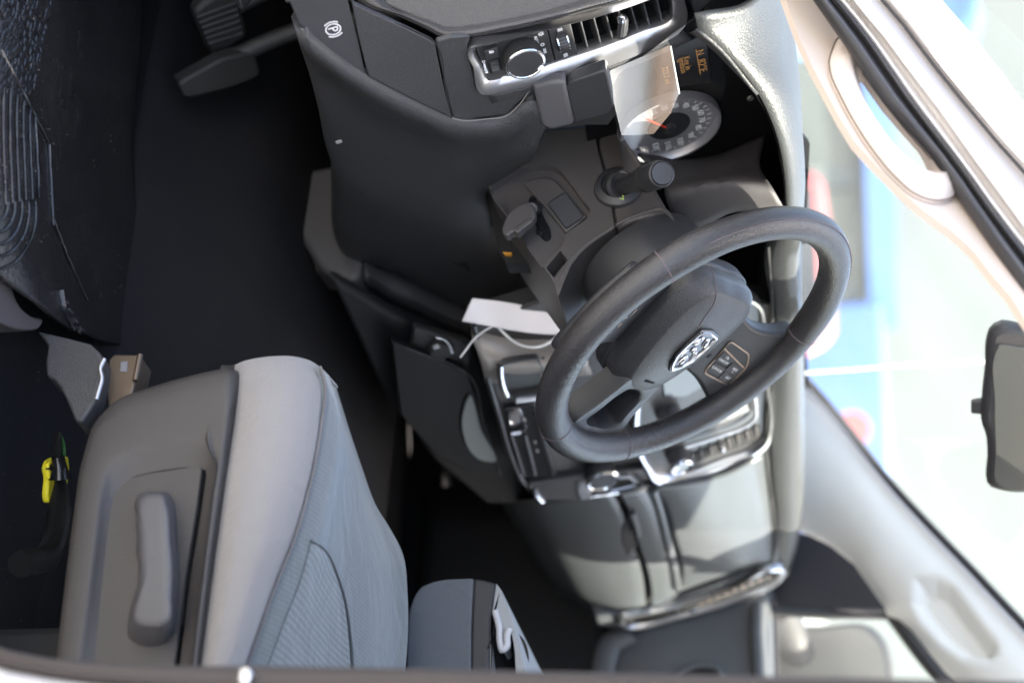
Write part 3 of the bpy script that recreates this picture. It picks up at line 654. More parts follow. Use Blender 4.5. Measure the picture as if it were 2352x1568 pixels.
# vent cavity and slats
vc = [U(v, -.055) for v in zb5((1020, 60), (1260, -30), (1960, -220), (1960, 60), (1500, 240), (1100, 390))]
prism('vent_cavity', vc, -DN*.004, PD, da, 0)
side = lin([U(v, -.004) for v in bi], 80, True)
vs, fs = grid([side, [p-DN*.055 for p in side]], True); mk('vent_duct', vs, fs, PD, da)
slx = [((1105, 25), (1188, 338)), ((1215, -6), (1298, 297)), ((1318, -36), (1400, 255)), ((1425, -66), (1505, 214)), ((1535, -100), (1611, 170)), ((1642, -132), (1712, 121)), ((1760, -160), (1815, 74))]
for a, b in slx:
    A, B = [U(v, -.006) for v in zb5(a, b)]
    up = DU*.0009; dp = -DN*.022-DU*.004
    prism('vent_slat', [A+up, B+up, B-up, A-up], dp, PS, da, .0006)
for k, yy in ((0, 215), (1, 250)):
    A, B = [U(v, -.034) for v in zb5((1065, yy+10), (1900, yy-230))]
    tube('vent_bar', [A, B], .0016, PS, da, 8)
t0 = U(zb5((1462, 40))[0], -.004); tb = lathe('vent_tab', [(.0001, -.010), (.0048, -.010), (.0056, -.002), (.0050, .008), (.0036, .013), (.0001, .014)], U(zb5((1475, 120))[0], -.001)+DN*.001, (DU*.25-DR*.97), PS, da, 24, knurl=(1, 3, .0006))
lathe('tab_tip', [(.0001, -.006), (.0036, -.004), (.0046, .001), (.0038, .005), (.0001, .006)], U(zb5((1466, 55))[0], .003), (DU*.25-DR*.97), CH, tb, 24)
lathe('tab_stem', [(.0016, -.03), (.0016, .0), (.0001, 0)], U(zb5((1462, 45))[0], .0), DN, CH, tb, 12)
# next panel beyond the vent
prism('vent_side_trim', [U(v, .002) for v in z3((478, -40), (492, 72), (520, 70), (590, 0), (600, -40))], -DN*.02, PS, da, .002)
sheet('hood_cheek', [[U(v, .0) for v in bo[13:20]], [U(v, -.002) for v in [(1580, 78), (1500, 117), (1395, 158), (1310, 184), (1232, 205), (1168, 222), (1128, 232)]], [U(v, -.012) for v in [(1588, 84), (1505, 122), (1400, 164), (1318, 196), (1242, 214), (1175, 238), (1130, 250)]]], 24, 8, PL, da, solid=.004)
sheet('hood_corner', [[L1[1]+Vector((.0, 0, -.0)), L1[2], L1[3]], [U((1585, 70), .0), U((1590, 72), .0), U((1600, 66), .0)]], 10, 4, PL, da, solid=.003)
# ---- instrument cluster
cl = thing('instrument_cluster', 'instrument cluster with speedometer and amber display behind a clear lens', 'gauge cluster', (-.30, -.41, -.08))
CN = Vector((.96, .10, .25)).normalized(); CU = (Vector((0, 0, 1))-CN*CN.z).normalized(); CRr = CU.cross(CN)*-1
CRr = CU.cross(CN) if CU.cross(CN).y > 0 else -CU.cross(CN)
CPt = Vector((-.255, -.42, 0))
def K(v, o=0.): return onp(v, CPt+CN*o, CN)
back = [K(v, -.004) for v in [(1330, 130), (1620, 30), (1860, 330), (1850, 560), (1400, 560), (1350, 330)]]
prism('face', back, -CN*.006, mat('gauge_face', (.008, .008, .009), .6, spec=.1), cl, 0)
# inner walls of the binnacle
wall_o = [Vector(p)+Vector((.0, 0, -.002)) for p in L1]+[X(v, -.18) for v in ((1600, 600), (1440, 480), (1425, 330), (1393, 166), (1480, 128))]
wall_i = [K(v, -.002) for v in [(1600, 40), (1610, 70), (1640, 110), (1750, 235), (1790, 320), (1805, 420), (1800, 500), (1600, 560), (1440, 460), (1425, 325), (1393, 170), (1480, 130)]]
vs, fs = grid([lin(wall_o, 90, True), lin(wall_i, 90, True)], True); mk('binnacle_wall', vs, fs, mat('binnacle_plastic', (.050, .046, .048), .6, grain=900, bump=.1), cl)
gc = K(zb5((1870, 965))[0]); GRr = .056
gr = lathe('gauge_ring', [(GRr*.93, .001), (GRr*.95, .006), (GRr*.99, .009), (GRr*1.04, .009), (GRr*1.06, .004), (GRr*1.06, -.002)], gc, CN, GG, cl, 72)
lathe('dial', [(.0001, .0005), (GRr*.95, .0005), (GRr*.95, 0)], gc, CN, mat('dial_face', (.006, .006, .007), .6, spec=.1), cl, 72)
lathe('dial_centre', [(.0001, .0022), (GRr*.42, .0022), (GRr*.45, .0005)], gc, CN, mat('dial_inner', (.02, .02, .022), .5, spec=.2), cl, 48)
def pol(a, r): return gc+(CRr*math.cos(R(a))+CU*math.sin(R(a)))*r
# dial numbers
num0 = {0: 218, 10: 200, 20: 181, 30: 162, 40: 143, 50: 122, 60: 101, 70: 79, 80: 57, 90: 35, 100: 13, 110: -9, 120: -31}
for k, a in num0.items():
    text(str(k), pol(a, GRr*.68)+CN*.0012, CRr, CU, .0105, mat('numeral_grey', (.8, .8, .8), .5), gr, 'numeral')
    for q in (0, 11):
        aa = a-q
        strokes('tick', [[(GRr*.80*math.cos(R(aa)), GRr*.80*math.sin(R(aa))), (GRr*.87*math.cos(R(aa)), GRr*.87*math.sin(R(aa)))]], gc+CN*.001, CRr, CU, .0012, mat('numeral_grey', (0, 0, 0)), gr, CN)
prism('needle', [pol(206, GRr*.10)+CN*.006, pol(214, GRr*.72)+CN*.006, pol(215.5, GRr*.72)+CN*.006, pol(224, GRr*.10)+CN*.006], -CN*.001, RD, cl, 0)
lathe('needle_hub', [(.0001, .008), (GRr*.12, .008), (GRr*.13, .001)], gc, CN, PM, cl, 24)
prism('info_display', [K(v, -.001) for v in zb5((1700, 330), (2190, 200), (2240, 600), (1930, 640), (1800, 680))], -CN*.002, mat('display_black', (.016, .016, .018), .3), cl, .001)
tx = lambda s, v, sz: text(s, K(zb5(v)[0], .0005), CRr, CU, sz, OR, cl, 'display_text')
tx('82°F', (2155, 455), .0125); tx('N', (2135, 345), .012); tx('Key in', (2030, 435), .0095); tx('Ignition', (1988, 455), .0095); tx('222.2 mi', (1850, 540), .0095)
strokes('display_line', [[(-.022, 0), (.024, 0)]], K(zb5((2122, 420))[0], .0005), CRr, CU, .0009, OR, cl, CN)
# lens: clear sloping cover
LN = Vector((1, 0, .36)).normalized(); LP0 = X((1440, 300), -.175)
def LZ(v, o=0): return onp(v, LP0+LN*o, LN)
# lens: a clear cover of two facets, the outboard one shaped and tilted to carry the bright reflection
L1N = Vector((1, -.90, .16)).normalized(); L1P = X((1470, 220), -.158)
L2N = Vector((1, -.35, .03)).normalized(); L2P = onp((1550, 200), L1P, L1N)
lA = [onp(v, L1P, L1N) for v in ((1393, 166), (1465, 135), (1538, 104), (1559, 216), (1541, 260), (1501, 308), (1428, 311))]
mk('lens', lA, [tuple(range(len(lA)))], LENSG, cl, False)
lB = [onp(v, L2P, L2N) for v in ((1540, 104), (1600, 74), (1655, 118), (1668, 190), (1650, 262), (1612, 318), (1560, 350), (1500, 356), (1455, 344), (1430, 314), (1503, 310), (1544, 262), (1562, 216))]
mk('lens', lB, [tuple(range(len(lB)))], glassmat('lens_clear', (.9, .9, .9), 1.45), cl, False)
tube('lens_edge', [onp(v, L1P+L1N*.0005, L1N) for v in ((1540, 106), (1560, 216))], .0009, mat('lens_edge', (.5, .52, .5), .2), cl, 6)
for v in z3((785, 512), (812, 783), (866, 985)):
    lathe('screw', [(.0001, .002), (.0035, .002), (.004, 0)], K(v, .02), CN, mat('screw_grey', (.3, .3, .3), .35, .8), cl, 14)
# lower trim of the binnacle, between lens and column
sheet('binnacle_shelf', [[K(v, .004) for v in z3((200, 800), (420, 822), (620, 800), (760, 740), (860, 700))], [X(v, -.20) for v in z3((330, 930), (420, 925), (560, 915), (700, 880), (840, 880))], [X(v, -.16) for v in z3((340, 1020), (440, 990), (640, 960), (760, 960), (900, 980))], [X(v, -.15) for v in z3((400, 1200), (520, 1190), (700, 1110), (800, 1100), (960, 1090))]], 20, 16, mat('binnacle_plastic', (0, 0, 0)), cl, solid=.003)
# ================================================================== ray-casting helpers for details that lie on built surfaces
from mathutils.bvhtree import BVHTree
def bvh(o):
    bpy.context.view_layer.update(); dg = bpy.context.evaluated_depsgraph_get()
    e = o.evaluated_get(dg); me = e.to_mesh(); t = BVHTree.FromPolygons([o.matrix_world @ v.co for v in me.vertices], [tuple(p.vertices) for p in me.polygons]); e.to_mesh_clear(); return t
def hit(t, v, o=0.0, default=None):
    d = ray(v).normalized(); r = t.ray_cast(CAM, d)
    if r[0] is None: return default
    n = r[1] if r[1].dot(d) < 0 else -r[1]
    return r[0]+n*o
def hits(t, vs, o=0.0): return [p for p in (hit(t, v, o) for v in vs) if p is not None]
def cut(o, cutters, bevel=None, bseg=2):
    for c in cutters:
        b = o.modifiers.new('c', 'BOOLEAN'); b.operation = 'DIFFERENCE'; b.object = c; b.solver = 'EXACT'
    bpy.context.view_layer.update()
    me = bpy.data.meshes.new_from_object(o.evaluated_get(bpy.context.evaluated_depsgraph_get()))
    o.modifiers.clear(); o.data = me
    for p in me.polygons: p.use_smooth = True
    me.set_sharp_from_angle(angle=R(35))
    for c in cutters: bpy.data.objects.remove(c)
    if bevel:
        b = o.modifiers.new('b', 'BEVEL'); b.width = bevel; b.segments = bseg; b.limit_method = 'ANGLE'; b.angle_limit = R(38)
# ================================================================== steering column
sc_ = thing('steering_column', 'black steering column shroud with turn signal stalk and tilt lever', 'steering column', (-.2, -.39, -.2))
ys = -.462
sho = [Y(v, ys) for v in zsh((620, -190), (560, -20), (480, 110), (430, 150), (110, 325), (230, 560), (480, 900), (820, 1370), (870, 1540), (920, 1400), (1000, 1210), (1100, 1080), (1240, 960), (1380, 870), (1466, 812), (1405, 480), (1365, 310), (1285, -10), (1230, -230))]
lo = prism('lower_shroud', rnd(sho, .004, 3), (0, .15, 0), PSH, sc_, 0)
c1 = prism('c1', [p+Vector((0, -.02, 0)) for p in cr([Y(v, ys) for v in zsh((150, 420), (300, 285), (430, 205), (560, 168), (700, 150), (800, 162), (880, 210), (1000, 350), (1120, 520), (1205, 640), (1175, 705), (1060, 800), (960, 868), (930, 910), (925, 985), (875, 1035), (800, 1110), (715, 1200), (480, 880), (280, 600))], 60, True)], (0, .031, 0), None, None, 0)
c2 = prism('c2', [p+Vector((0, -.02, 0)) for p in rnd([Y(v, ys) for v in zsh((742, 1232), (892, 1050), (970, 1150), (828, 1338))], .002)], (0, .045, 0), None, None, 0)
cut(lo, [c1, c2], .0035, 3)
cr0 = [Y(v, ys+.006) for v in zsh((505, 345), (600, 300), (700, 280), (800, 292), (850, 325), (1000, 500), (1165, 690), (1060, 780), (950, 862), (740, 610))]
st_ = prism('plug_step', cr0, (0, .012, 0), PSH, sc_, .002, 3)
pg = rnd([Y(v, ys+.0055) for v in zsh((757, 560), (945, 440), (1138, 700), (952, 826))], .004)
prism('blank_plug', pg, (0, .004, 0), mat('plug_plastic', (.048, .048, .052), .5), st_, .0006)
tube('plug_gap', [p+Vector((0, -.0001, 0)) for p in pg], .0006, PD, st_, 5, closed=True)
sl = cr([Y(v, ys+.0100) for v in zsh((570, 500), (600, 470), (640, 520), (720, 700), (795, 880), (790, 930), (740, 955), (705, 930), (640, 800), (590, 640))], 40, True)
prism('lever_slot', sl, (0, .003, 0), PG, sc_, 0)
lv = cr([Y(v, ys-.022) for v in zsh((282, 840), (300, 760), (350, 655), (410, 600), (480, 562), (560, 540), (605, 580), (630, 640), (628, 690), (590, 740), (520, 800), (440, 862), (395, 850), (345, 890), (310, 885))], 50, True)
le = prism('tilt_lever', lv, (0, .012, 0), PSH, sc_, .005, 4)
prism('lever_rib', rnd([Y(v, ys-.027) for v in zsh((392, 830), (575, 695), (608, 735), (440, 866))], .002), (0, .01, 0), PSH, le, .003, 3)
tube('lever_arm', [Y((1220, 480), ys-.016), Y((1228, 480), ys+.0), Y((1236, 478), ys+.02)], .007, PS, le, 10)
lathe('lever_pivot', [(.0001, .003), (.004, .003), (.006, 0)], Y(zsh((690, 850))[0], ys+.0095), (0, -1, 0), PG, sc_, 20)
# black sheet for the shade in the opening between bolster and shroud
prism('column_gap_shade', [Y(v, -.40) for v in zsh((100, 330), (480, 380), (700, 1200), (470, 1180), (330, 1190), (240, 1020), (150, 640))], (0, .02, 0), PD, sc_, 0)
prism('wire_glimpse', [Y(v, -.405) for v in zsh((290, 1065), (385, 1070), (380, 1092), (310, 1090))], (0, .004, 0), mat('wire_orange', (.5, .22, .03), .5), sc_, 0)
# upper shroud
upo = [Y(v, ys+.001) for v in zsh((1290, -10), (1370, 310), (1412, 480), (1472, 810), (1640, 745), (1829, 690))+[(1549, 520), (1545, 500), (1510, 440), (1474, 372), (1430, 310), (1395, 262), (1373, 268)]]
prism('upper_shroud', upo, (0, .13, 0), PSH, sc_, .010, 4)
tube('shroud_seam', [Y(v, ys-.0006) for v in zsh((1285, -10), (1368, 310), (1408, 480), (1468, 810))], .0009, PD, sc_, 5, n=20)
# rolled edge of the shroud next to the wheel
tube('shroud_roll', [Y(v, ys+.002) for v in zsh((860, 1440), (930, 1290), (1010, 1150), (1120, 1030), (1250, 930), (1380, 850), (1466, 795), (1560, 740), (1680, 690), (1829, 640), (1960, 620))+[(1535, 490), (1548, 515)]], .0025, PSH, sc_, 10, n=50)
# dark cover tabs between bezel and shroud
prism('cover_tab', [X(v, -.146) for v in zb5((705, 640), (860, 600), (985, 590), (992, 650), (1060, 945), (1050, 965), (860, 1012), (780, 965))], (-.014, 0, 0), mat('tab_grey', (.075, .073, .078), .55, grain=700, bump=.15), sc_, .006, 4)
prism('cover_tab', [X(v, -.150) for v in zb5((985, 640), (1020, 600), (1100, 572), (1310, 500), (1342, 515), (1402, 800), (1345, 872), (1065, 945))], (-.016, 0, 0), PS, sc_, .008, 4)
prism('tab_back', [X(v, -.172) for v in zb5((700, 640), (1345, 500), (1420, 870), (1350, 960), (1180, 960), (770, 1010))], (-.02, 0, 0), PM, sc_, 0)
# stalk
b0 = Y(zsh((1500, 395))[0], ys); e0 = Y(z3((328, 906))[0], -.572); axs = (e0-b0).normalized(); Ls = (e0-b0).length
lathe('stalk_boss', [(.028, -.004), (.026, .004), (.019, .008), (.018, .004), (.0001, .003)], b0, (0, -1, .05), PS, sc_, 40)
lathe('stalk_collar', [(.0165, 0), (.0165, .010), (.0135, .014), (.009, .010), (.0001, .008)], b0+Vector((0, -.002, 0)), axs, PS, sc_, 36)
sk = lathe('signal_stalk', [(.0085, 0), (.0090, Ls*.25), (.0125, Ls*.50), (.0138, Ls*.62), (.0140, Ls*.64)], b0, axs, PS, sc_, 40)
lathe('stalk_ring', [(.0140, Ls*.64), (.0148, Ls*.645), (.0149, Ls*.70), (.0144, Ls*.71)], b0, axs, PM, sk, 48)
lathe('stalk_knob', [(.0144, Ls*.71), (.0146, Ls*.73), (.0146, Ls*.93), (.0138, Ls*.975), (.0122, Ls*.985), (.0118, Ls*.98), (.0112, Ls*.995), (.0001, Ls*1.0)], b0, axs, PS, sk, 80)
ex = axs.orthogonal().normalized(); ey = axs.cross(ex)
tb_ = bvh(bpy.data.objects['stalk_ring'])
for v in z3((213, 948), (228, 972), (262, 990)):
    p = hit(tb_, v, .0003)
    if p: box('stalk_mark', p, (.0008, .0020, .0004), (axs, axs.cross((p-b0)).normalized(), axs.cross(axs.cross(p-b0)).normalized()*-1), WH, sk, .0002)
strokes('green_mark', [[(-.003, 0), (.003, .0008)], [(.003, .0008), (.0005, -.003)]], Y(zsh((1545, 500))[0], ys-.014), (1, 0, 0), (0, 0, 1), .0007, GT, sc_, (0, -1, 0))
# key ring seen below the column
def ringpts(c, a, b, r, n=24): return [c+a*r*math.cos(2*math.pi*i/n)+b*r*math.sin(2*math.pi*i/n) for i in range(n)]
tube('chrome_loop', [X(v, -.20) for v in zsh((600, 1350), (555, 1450), (560, 1520), (620, 1560), (700, 1545), (760, 1500), (720, 1400))], .0055, CH, sc_, 10, n=30)
# ================================================================== steering wheel
swl = thing('steering_wheel', 'black leather steering wheel turned left with chrome shield emblem', 'steering wheel', W(0, 0, -.05))
RT, rt = .1757, .0176
rows = []
N = 160
for i in range(N):
    t = 2*math.pi*i/N; c = W(RT*math.sin(t), RT*math.cos(t), 0); er = (W(math.sin(t), math.cos(t), 0)-WC).normalized()
    # slightly fatter at the thumb rests and flatter at the bottom
    fat = 1+.07*(math.exp(-((math.degrees(t)-62)/14)**2)+math.exp(-((math.degrees(t)-298)/14)**2))+.10*math.exp(-((math.degrees(t)-180)/18)**2)
    rows.append([c+(er*math.cos(2*math.pi*k/28)*rt+WN*math.sin(2*math.pi*k/28)*rt*.94)*fat for k in range(28)])
vs, fs = grid(rows, True, True); rim = mk('rim', vs, fs, LE, swl)
def rimring(t, tilt=0.0, rad=1.012, th=.0006):
    out = []
    for k in range(36):
        ph = 2*math.pi*k/36; tt = t+tilt*math.sin(ph)
        c = W(RT*math.sin(tt), RT*math.cos(tt), 0); er = (W(math.sin(tt), math.cos(tt), 0)-WC).normalized()
        fat = 1+.07*(math.exp(-((math.degrees(tt)%360-62)/14)**2)+math.exp(-((math.degrees(tt)%360-298)/14)**2))+.10*math.exp(-((math.degrees(tt)%360-180)/18)**2)
        out.append(c+(er*math.cos(ph)*rt+WN*math.sin(ph)*rt*.94)*fat*(rad-.012))
    tube('rim_seam', out, th, TH, rim, 5, closed=True)
for a in (72, 293, 206, 159): rimring(R(a))
tube('rim_stitch', [W((RT+.0)*math.sin(t), RT*math.cos(t), 0)+((W(math.sin(t), math.cos(t), 0)-WC).normalized()*.80+WN*.57).normalized()*rt*1.0 for t in [R(292+i*4) for i in range(35)]], .0004, TH, rim, 5, n=90)
# airbag pad
half = [(0, .071), (.030, .071), (.053, .066), (.067, .053), (.071, .032), (.068, 0), (.060, -.035), (.050, -.064), (.034, -.088), (.016, -.097), (0, -.099)]
outl = half+[(-a, b) for a, b in half[-2:0:-1]]
def padloop(s, h, n=96, s2=None): return cr([W(a*s, (b+.002)*(s2 or s)-.002, h) for a, b in outl], n, True)
prows = [padloop(.99, -.050), padloop(1.0, -.034), padloop(1.0, -.0245), padloop(.992, -.0208), padloop(.975, -.0185, s2=.985), padloop(.80, -.0062, s2=.895), padloop(.775, -.0047, s2=.88), padloop(.745, -.0036, s2=.86), padloop(.5, .0012, s2=.6), padloop(.25, .0042, s2=.3), padloop(.04, .005, s2=.05)]
vs, fs = grid(prows, True); pad = mk('airbag_pad', vs, fs, LP, swl)
tpad = bvh(pad)
tube('pad_crease', [hit(tpad, v, .0003) or W(0, 0, .01) for v in zc(700/1829*.57422, 2400*.57422, 1000*.57422)((1115, 150), (1190, 280), (1213, 450), (1190, 560), (1100, 690), (1030, 800))], .00035, TH, pad, 5, n=40)
prism('pad_lower_edge', [p-WN*.001 for p in padloop(1.03, -.034)], -WN*.022, PS, swl, .004)
# back housing of the wheel
bk = lathe('rear_cover', [(.064, -.036), (.068, -.05), (.072, -.08), (.074, -.108), (.071, -.122), (.0001, -.123)], WC, WN, PS, swl, 64)
# spokes
def HS(a): return -.034+.30*(abs(a)-.06)
def spoke(side):
    s = side; xa = (WR+WN*(.30*s)).normalized(); nr = xa.cross(WU)
    P = [(.050*s, .045), (.085*s, .034), (.120*s, .028), (.146*s, .038), (.162*s, .052), (.174*s, .02), (.172*s, -.03), (.154*s, -.078), (.132*s, -.070), (.110*s, -.062), (.085*s, -.058), (.050*s, -.058)]
    o = prism('spoke', cr([W(a, b, HS(a)) for a, b in P], 60, True), -nr*.024, PS, swl, .006, 4)
    q = [(.100*s, .001), (.136*s, -.001), (.1485*s, -.016), (.150*s, -.047), (.108*s, -.049)]
    lo_ = rnd([W(a, b, HS(a)+.0008) for a, b in q], .006)
    bz_ = prism('button_plate', lo_, -nr*.003, mat('plate_black', (.012, .012, .013), .4), swl, .0005)
    tube('plate_edge', lo_, .0008, mat('bronze_edge', (.45, .33, .25), .3, .9), bz_, 6, closed=True)
    return bz_, xa, nr
bpr, xar, nrr = spoke(1); bpl, xal, nrl = spoke(-1)
BBm = mat('button_black', (.02, .02, .021), .35)
def btn(a, b, hw_, hh_, par, xa, nr):
    c = W(a, b, HS(a)+.0022)
    prism('button', rnd([c+xa*dx+WU*dy for dx, dy in ((-hw_, -hh_), (hw_, -hh_), (hw_, hh_), (-hw_, hh_))], .0015), -nr*.002, BBm, par, .0006)
    return c+nr*.0002
strokes('divider', [[(0, 0), (.046, -.008)]], W(.1015, -.0105, HS(.1015)+.001), xar, WU, .0012, mat('bronze_edge', (0, 0, 0)), bpr, nrr)
for a, b, s1 in ((.1145, -.0215, 'ON/OFF'), (.1170, -.0375, 'CANCEL'), (.1365, -.0265, 'RES'), (.1385, -.0400, 'SET')):
    c = btn(a, b, .0105, .0066, bpr, xar, nrr)
    text(s1, c+WU*(-.0025 if s1 == 'ON/OFF' else .001), xar, WU, .0046, WH, bpr)
    if s1 in ('RES', 'SET'): text('+' if s1 == 'RES' else '-', c-WU*.0032, xar, WU, .0045, WH, bpr)
strokes('cruise_icon', [arc(0, 0, .0020, -40, 220, 12), [(0, 0), (.0012, .0012)]], W(.1145, -.0185, HS(.1145)+.0024), xar, WU, .0006, WH, bpr, nrr)
for i, (a, b) in enumerate(((-.113, -.012), (-.136, -.014), (-.116, -.034), (-.138, -.036))):
    c = btn(a, b, .0100, .0085, bpl, xal, nrl)
    strokes('icon', [[(-.003, -.001), (0, .002), (.003, -.001)]] if i % 2 else [arc(0, 0, .0025, 0, 270, 10)], c, xal, WU, .0007, WH, bpl, nrl)
# bottom spoke with opening
def hw(a, b, h=-.004): return W(a, b, h)
so_ = [(-.030, -.075), (.030, -.075), (.034, -.095), (.040, -.125), (.047, -.150), (.042, -.166), (.020, -.172), (-.020, -.172), (-.042, -.166), (-.047, -.150), (-.040, -.125), (-.034, -.095)]
sh_ = [(-.012, -.092), (.0, -.090), (.012, -.092), (.020, -.102), (.024, -.125), (.027, -.143), (.018, -.150), (0, -.151), (-.018, -.150), (-.027, -.143), (-.024, -.125), (-.020, -.102)]
SO = cr([hw(a, b) for a, b in so_], 72, True); SHo = rematch(SO, cr([hw(a, b) for a, b in sh_], 72, True))
vs, fs = grid([[a.lerp(b, t)+WN*h for a, b in zip(SO, SHo)] for t, h in ((0, -.03), (0, -.003), (.1, 0), (.8, 0), (.95, -.002), (1.0, -.006), (1.0, -.030))], True)
lsp = mk('lower_spoke', vs, fs, PS, swl); lsp.data.set_sharp_from_angle(angle=R(40))
mk('pocket_back', [p-WN*.029 for p in SHo], [tuple(range(72))], PS, lsp)
# emblem
em = [(-.0185, .0165), (0, .0205), (.0185, .0165), (.0193, -.004), (.0175, -.022), (.0105, -.034), (0, -.0430), (-.0105, -.034), (-.0175, -.022), (-.0193, -.004)]
def emp(s, h, dy=-.004): return [W(a*s, b*s+(1-s)*-.012+dy*0, h) for a, b in em]
E0 = [p for p in rnd(emp(1.06, .0062), .002, 3)]
eb = prism('emblem', E0, -WN*.006, PG, pad, .0008)
ring('emblem_frame', rnd(emp(1.0, .0068), .002, 3), rnd(emp(.88, .0068), .0015, 3), ((0, -.002), (.25, .0014), (.75, .0016), (1, -.0004)), WN, CH, eb, 90, smoothc=False)
def blob(cx, cy, rx, ry, rh, ang, name, mt, par, h=.0060, n=16, m=10):
    rows = []
    ca, sa = math.cos(R(ang)), math.sin(R(ang))
    for j in range(m+1):
        f = j/m*math.pi/2; rr_, hh = math.cos(f), math.sin(f)
        row = []
        for i in range(n):
            t = 2*math.pi*i/n; x, y = rx*rr_*math.cos(t), ry*rr_*math.sin(t)
            row.append(W(cx+x*ca-y*sa, cy+x*sa+y*ca, h+rh*hh))
        rows.append(row)
    vs, fs = grid(rows, True, False, cap=True); return mk(name, vs, fs, mt, par)
for s in (-1, 1):
    blob(s*.0078, .0045, .0036, .0080, .0036, s*24, 'horn', CH, eb)
    blob(s*.0108, -.0165,   .0018, .0075, .0026, s*10, 'horn_tip', CH, eb)
blob(0, -.0085, .0028, .0050, .0036, 0, 'brow', CH, eb)
blob(0, -.0245, .0030, .0075, .0034, 0, 'muzzle', CH, eb)
for l, b in (('SRS', -.0640), ('AIRBAG', -.0690)):
    text(l, W(-.002, b, -.0006), WR, WU, .0052, PD, pad, depth=.0006)
lathe('hub_screw_cover', [(.0001, .001), (.003, .001), (.0035, 0)], W(.045, -.012, .0020), WN, PD, pad, 14)
# ================================================================== lower dash, centre stack, passenger side
cs = thing('centre_stack', 'dark centre stack with silver framed vents, knobs and storage trays', 'centre console', (-.2, .05, -.45))
# left shoulder of the stack below the column (sunlight put into its tan colour)
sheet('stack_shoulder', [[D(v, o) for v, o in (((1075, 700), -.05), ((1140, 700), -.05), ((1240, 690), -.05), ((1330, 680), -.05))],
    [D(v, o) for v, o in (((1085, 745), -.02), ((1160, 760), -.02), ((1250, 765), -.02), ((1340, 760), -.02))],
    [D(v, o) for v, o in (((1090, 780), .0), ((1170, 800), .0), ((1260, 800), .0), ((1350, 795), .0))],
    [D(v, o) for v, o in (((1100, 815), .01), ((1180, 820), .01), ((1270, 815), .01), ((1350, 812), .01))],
    [D(v, -.01) for v in ((1115, 880), (1190, 880), (1280, 870), (1360, 860))]], 16, 24, mat('stack_sunlit_tan', (.27, .245, .225), .38, .2, grain=1200, bump=.06), cs, solid=.004)
fp = [D(v, -.012) for v in [(1090, 742), (1120, 860), (1150, 960), (1180, 1060), (1215, 1130), (1240, 1145), (1345, 1138), (1480, 1108), (1560, 1102), (1650, 1075), (1745, 1030), (1772, 990), (1790, 700), (1500, 640), (1250, 690)]]
prism('stack_face', fp, -DN*.03, PL, cs, .004)
tube('stack_edge', [D(v, -.006) for v in [(1088, 745), (1118, 860), (1148, 960), (1180, 1062), (1205, 1110), (1235, 1135)]], .004, PS, cs, 8, n=30)
# storage tray
ring('tray_frame', rnd([D(v, .015) for v in zb2((1375, 430), (1660, 385), (1720, 640), (1430, 680))], .006), rnd([D(v, .015) for v in zb2((1400, 450), (1650, 405), (1705, 620), (1445, 655))], .005), ((0, -.004), (.2, .003), (.8, .003), (1, -.005)), DN, PS, cs, 60)
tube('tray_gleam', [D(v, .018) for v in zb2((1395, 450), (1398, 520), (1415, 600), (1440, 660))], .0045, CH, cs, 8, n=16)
prism('tray_floor', [D(v, .0105) for v in zb2((1400, 450), (1650, 405), (1705, 620), (1445, 655))], -DN*.003, mat('tray_rubber', (.03, .034, .036), .4), cs, 0)
tube('tray_bar', [D(v, .018) for v in zb2((1500, 690), (1660, 672))], .006, SI, cs, 8)
tube('tray_rib', [D(v, .013) for v in zb2((1695, 400), (1705, 470))], .002, PS, cs, 6)
# usb / switch module
usb = prism('socket_module', rnd([D(v, -.004) for v in zb2((1425, 760), (1640, 720), (1790, 1225), (1545, 1240))], .004), -DN*.012, PG, cs, .002)
ring('socket_frame', rnd([D(v, .0) for v in zb2((1445, 785), (1545, 775), (1560, 850), (1465, 868))], .003), rnd([D(v, .0) for v in zb2((1458, 797), (1525, 790), (1535, 840), (1475, 852))], .002), ((0, -.004), (.3, .001), (1, -.002)), DN, CH, usb, 40)
prism('socket_cover', rnd([D(v, -.001) for v in zb2((1458, 797), (1525, 790), (1535, 840), (1475, 852))], .002), -DN*.003, mat('socket_grey', (.16, .15, .155), .3), usb, .0006)
for a, b in (((1470, 935), (1560, 1220)), ((1640, 800), (1765, 1215)), ((1570, 940), (1640, 1215))):
    tube('module_edge', [D(v, -.001) for v in zb2(a, b)], .0022, PS, usb, 6)
for v in ((1565, 832), (1640, 990), (1655, 1050)):
    box('module_icon', D(zb2(v)[0], -.0035), (.004, .0012, .0004), (DR, DU, DN), mat('icon_grey', (.3, .3, .3), .5), usb, .0002)
tube('socket_chrome', [D(v, .001) for v in zb2((1470, 930), (1545, 915), (1575, 880))], .003, CH, usb, 8, n=10)
# rotary dial and slot
dk = lathe('rotary_dial', [(.021, 0), (.022, .002), (.022, .014), (.0195, .018), (.0001, .018)], D(zb6((975, 740))[0], -.006), DN, PS, cs, 60, knurl=(1, 2, .0005))
lathe('dial_ring', [(.019, .016), (.0235, .016), (.0245, .019), (.0215, .0215), (.0195, .020)], D(zb6((975, 740))[0], -.006), DN, CH, dk, 60)
sf = rnd([D(v, .003) for v in zb6((800, 845), (1215, 775), (1310, 880), (820, 975))], .004)
si_ = rnd([D(v, .003) for v in zb6((905, 855), (1200, 800), (1262, 865), (925, 930))], .003)
ring('slot_frame', sf, si_, ((0, -.006), (.1, .002), (.8, .002), (1, -.002)), DN, SI, cs, 60)
prism('slot_back', [p-DN*.0018 for p in si_], -DN*.003, PD, cs, 0)
tube('slot_rim', [D(v, .006) for v in zb6((1255, 780), (1300, 870), (1180, 905), (900, 950))], .002, CH, cs, 6, n=20)
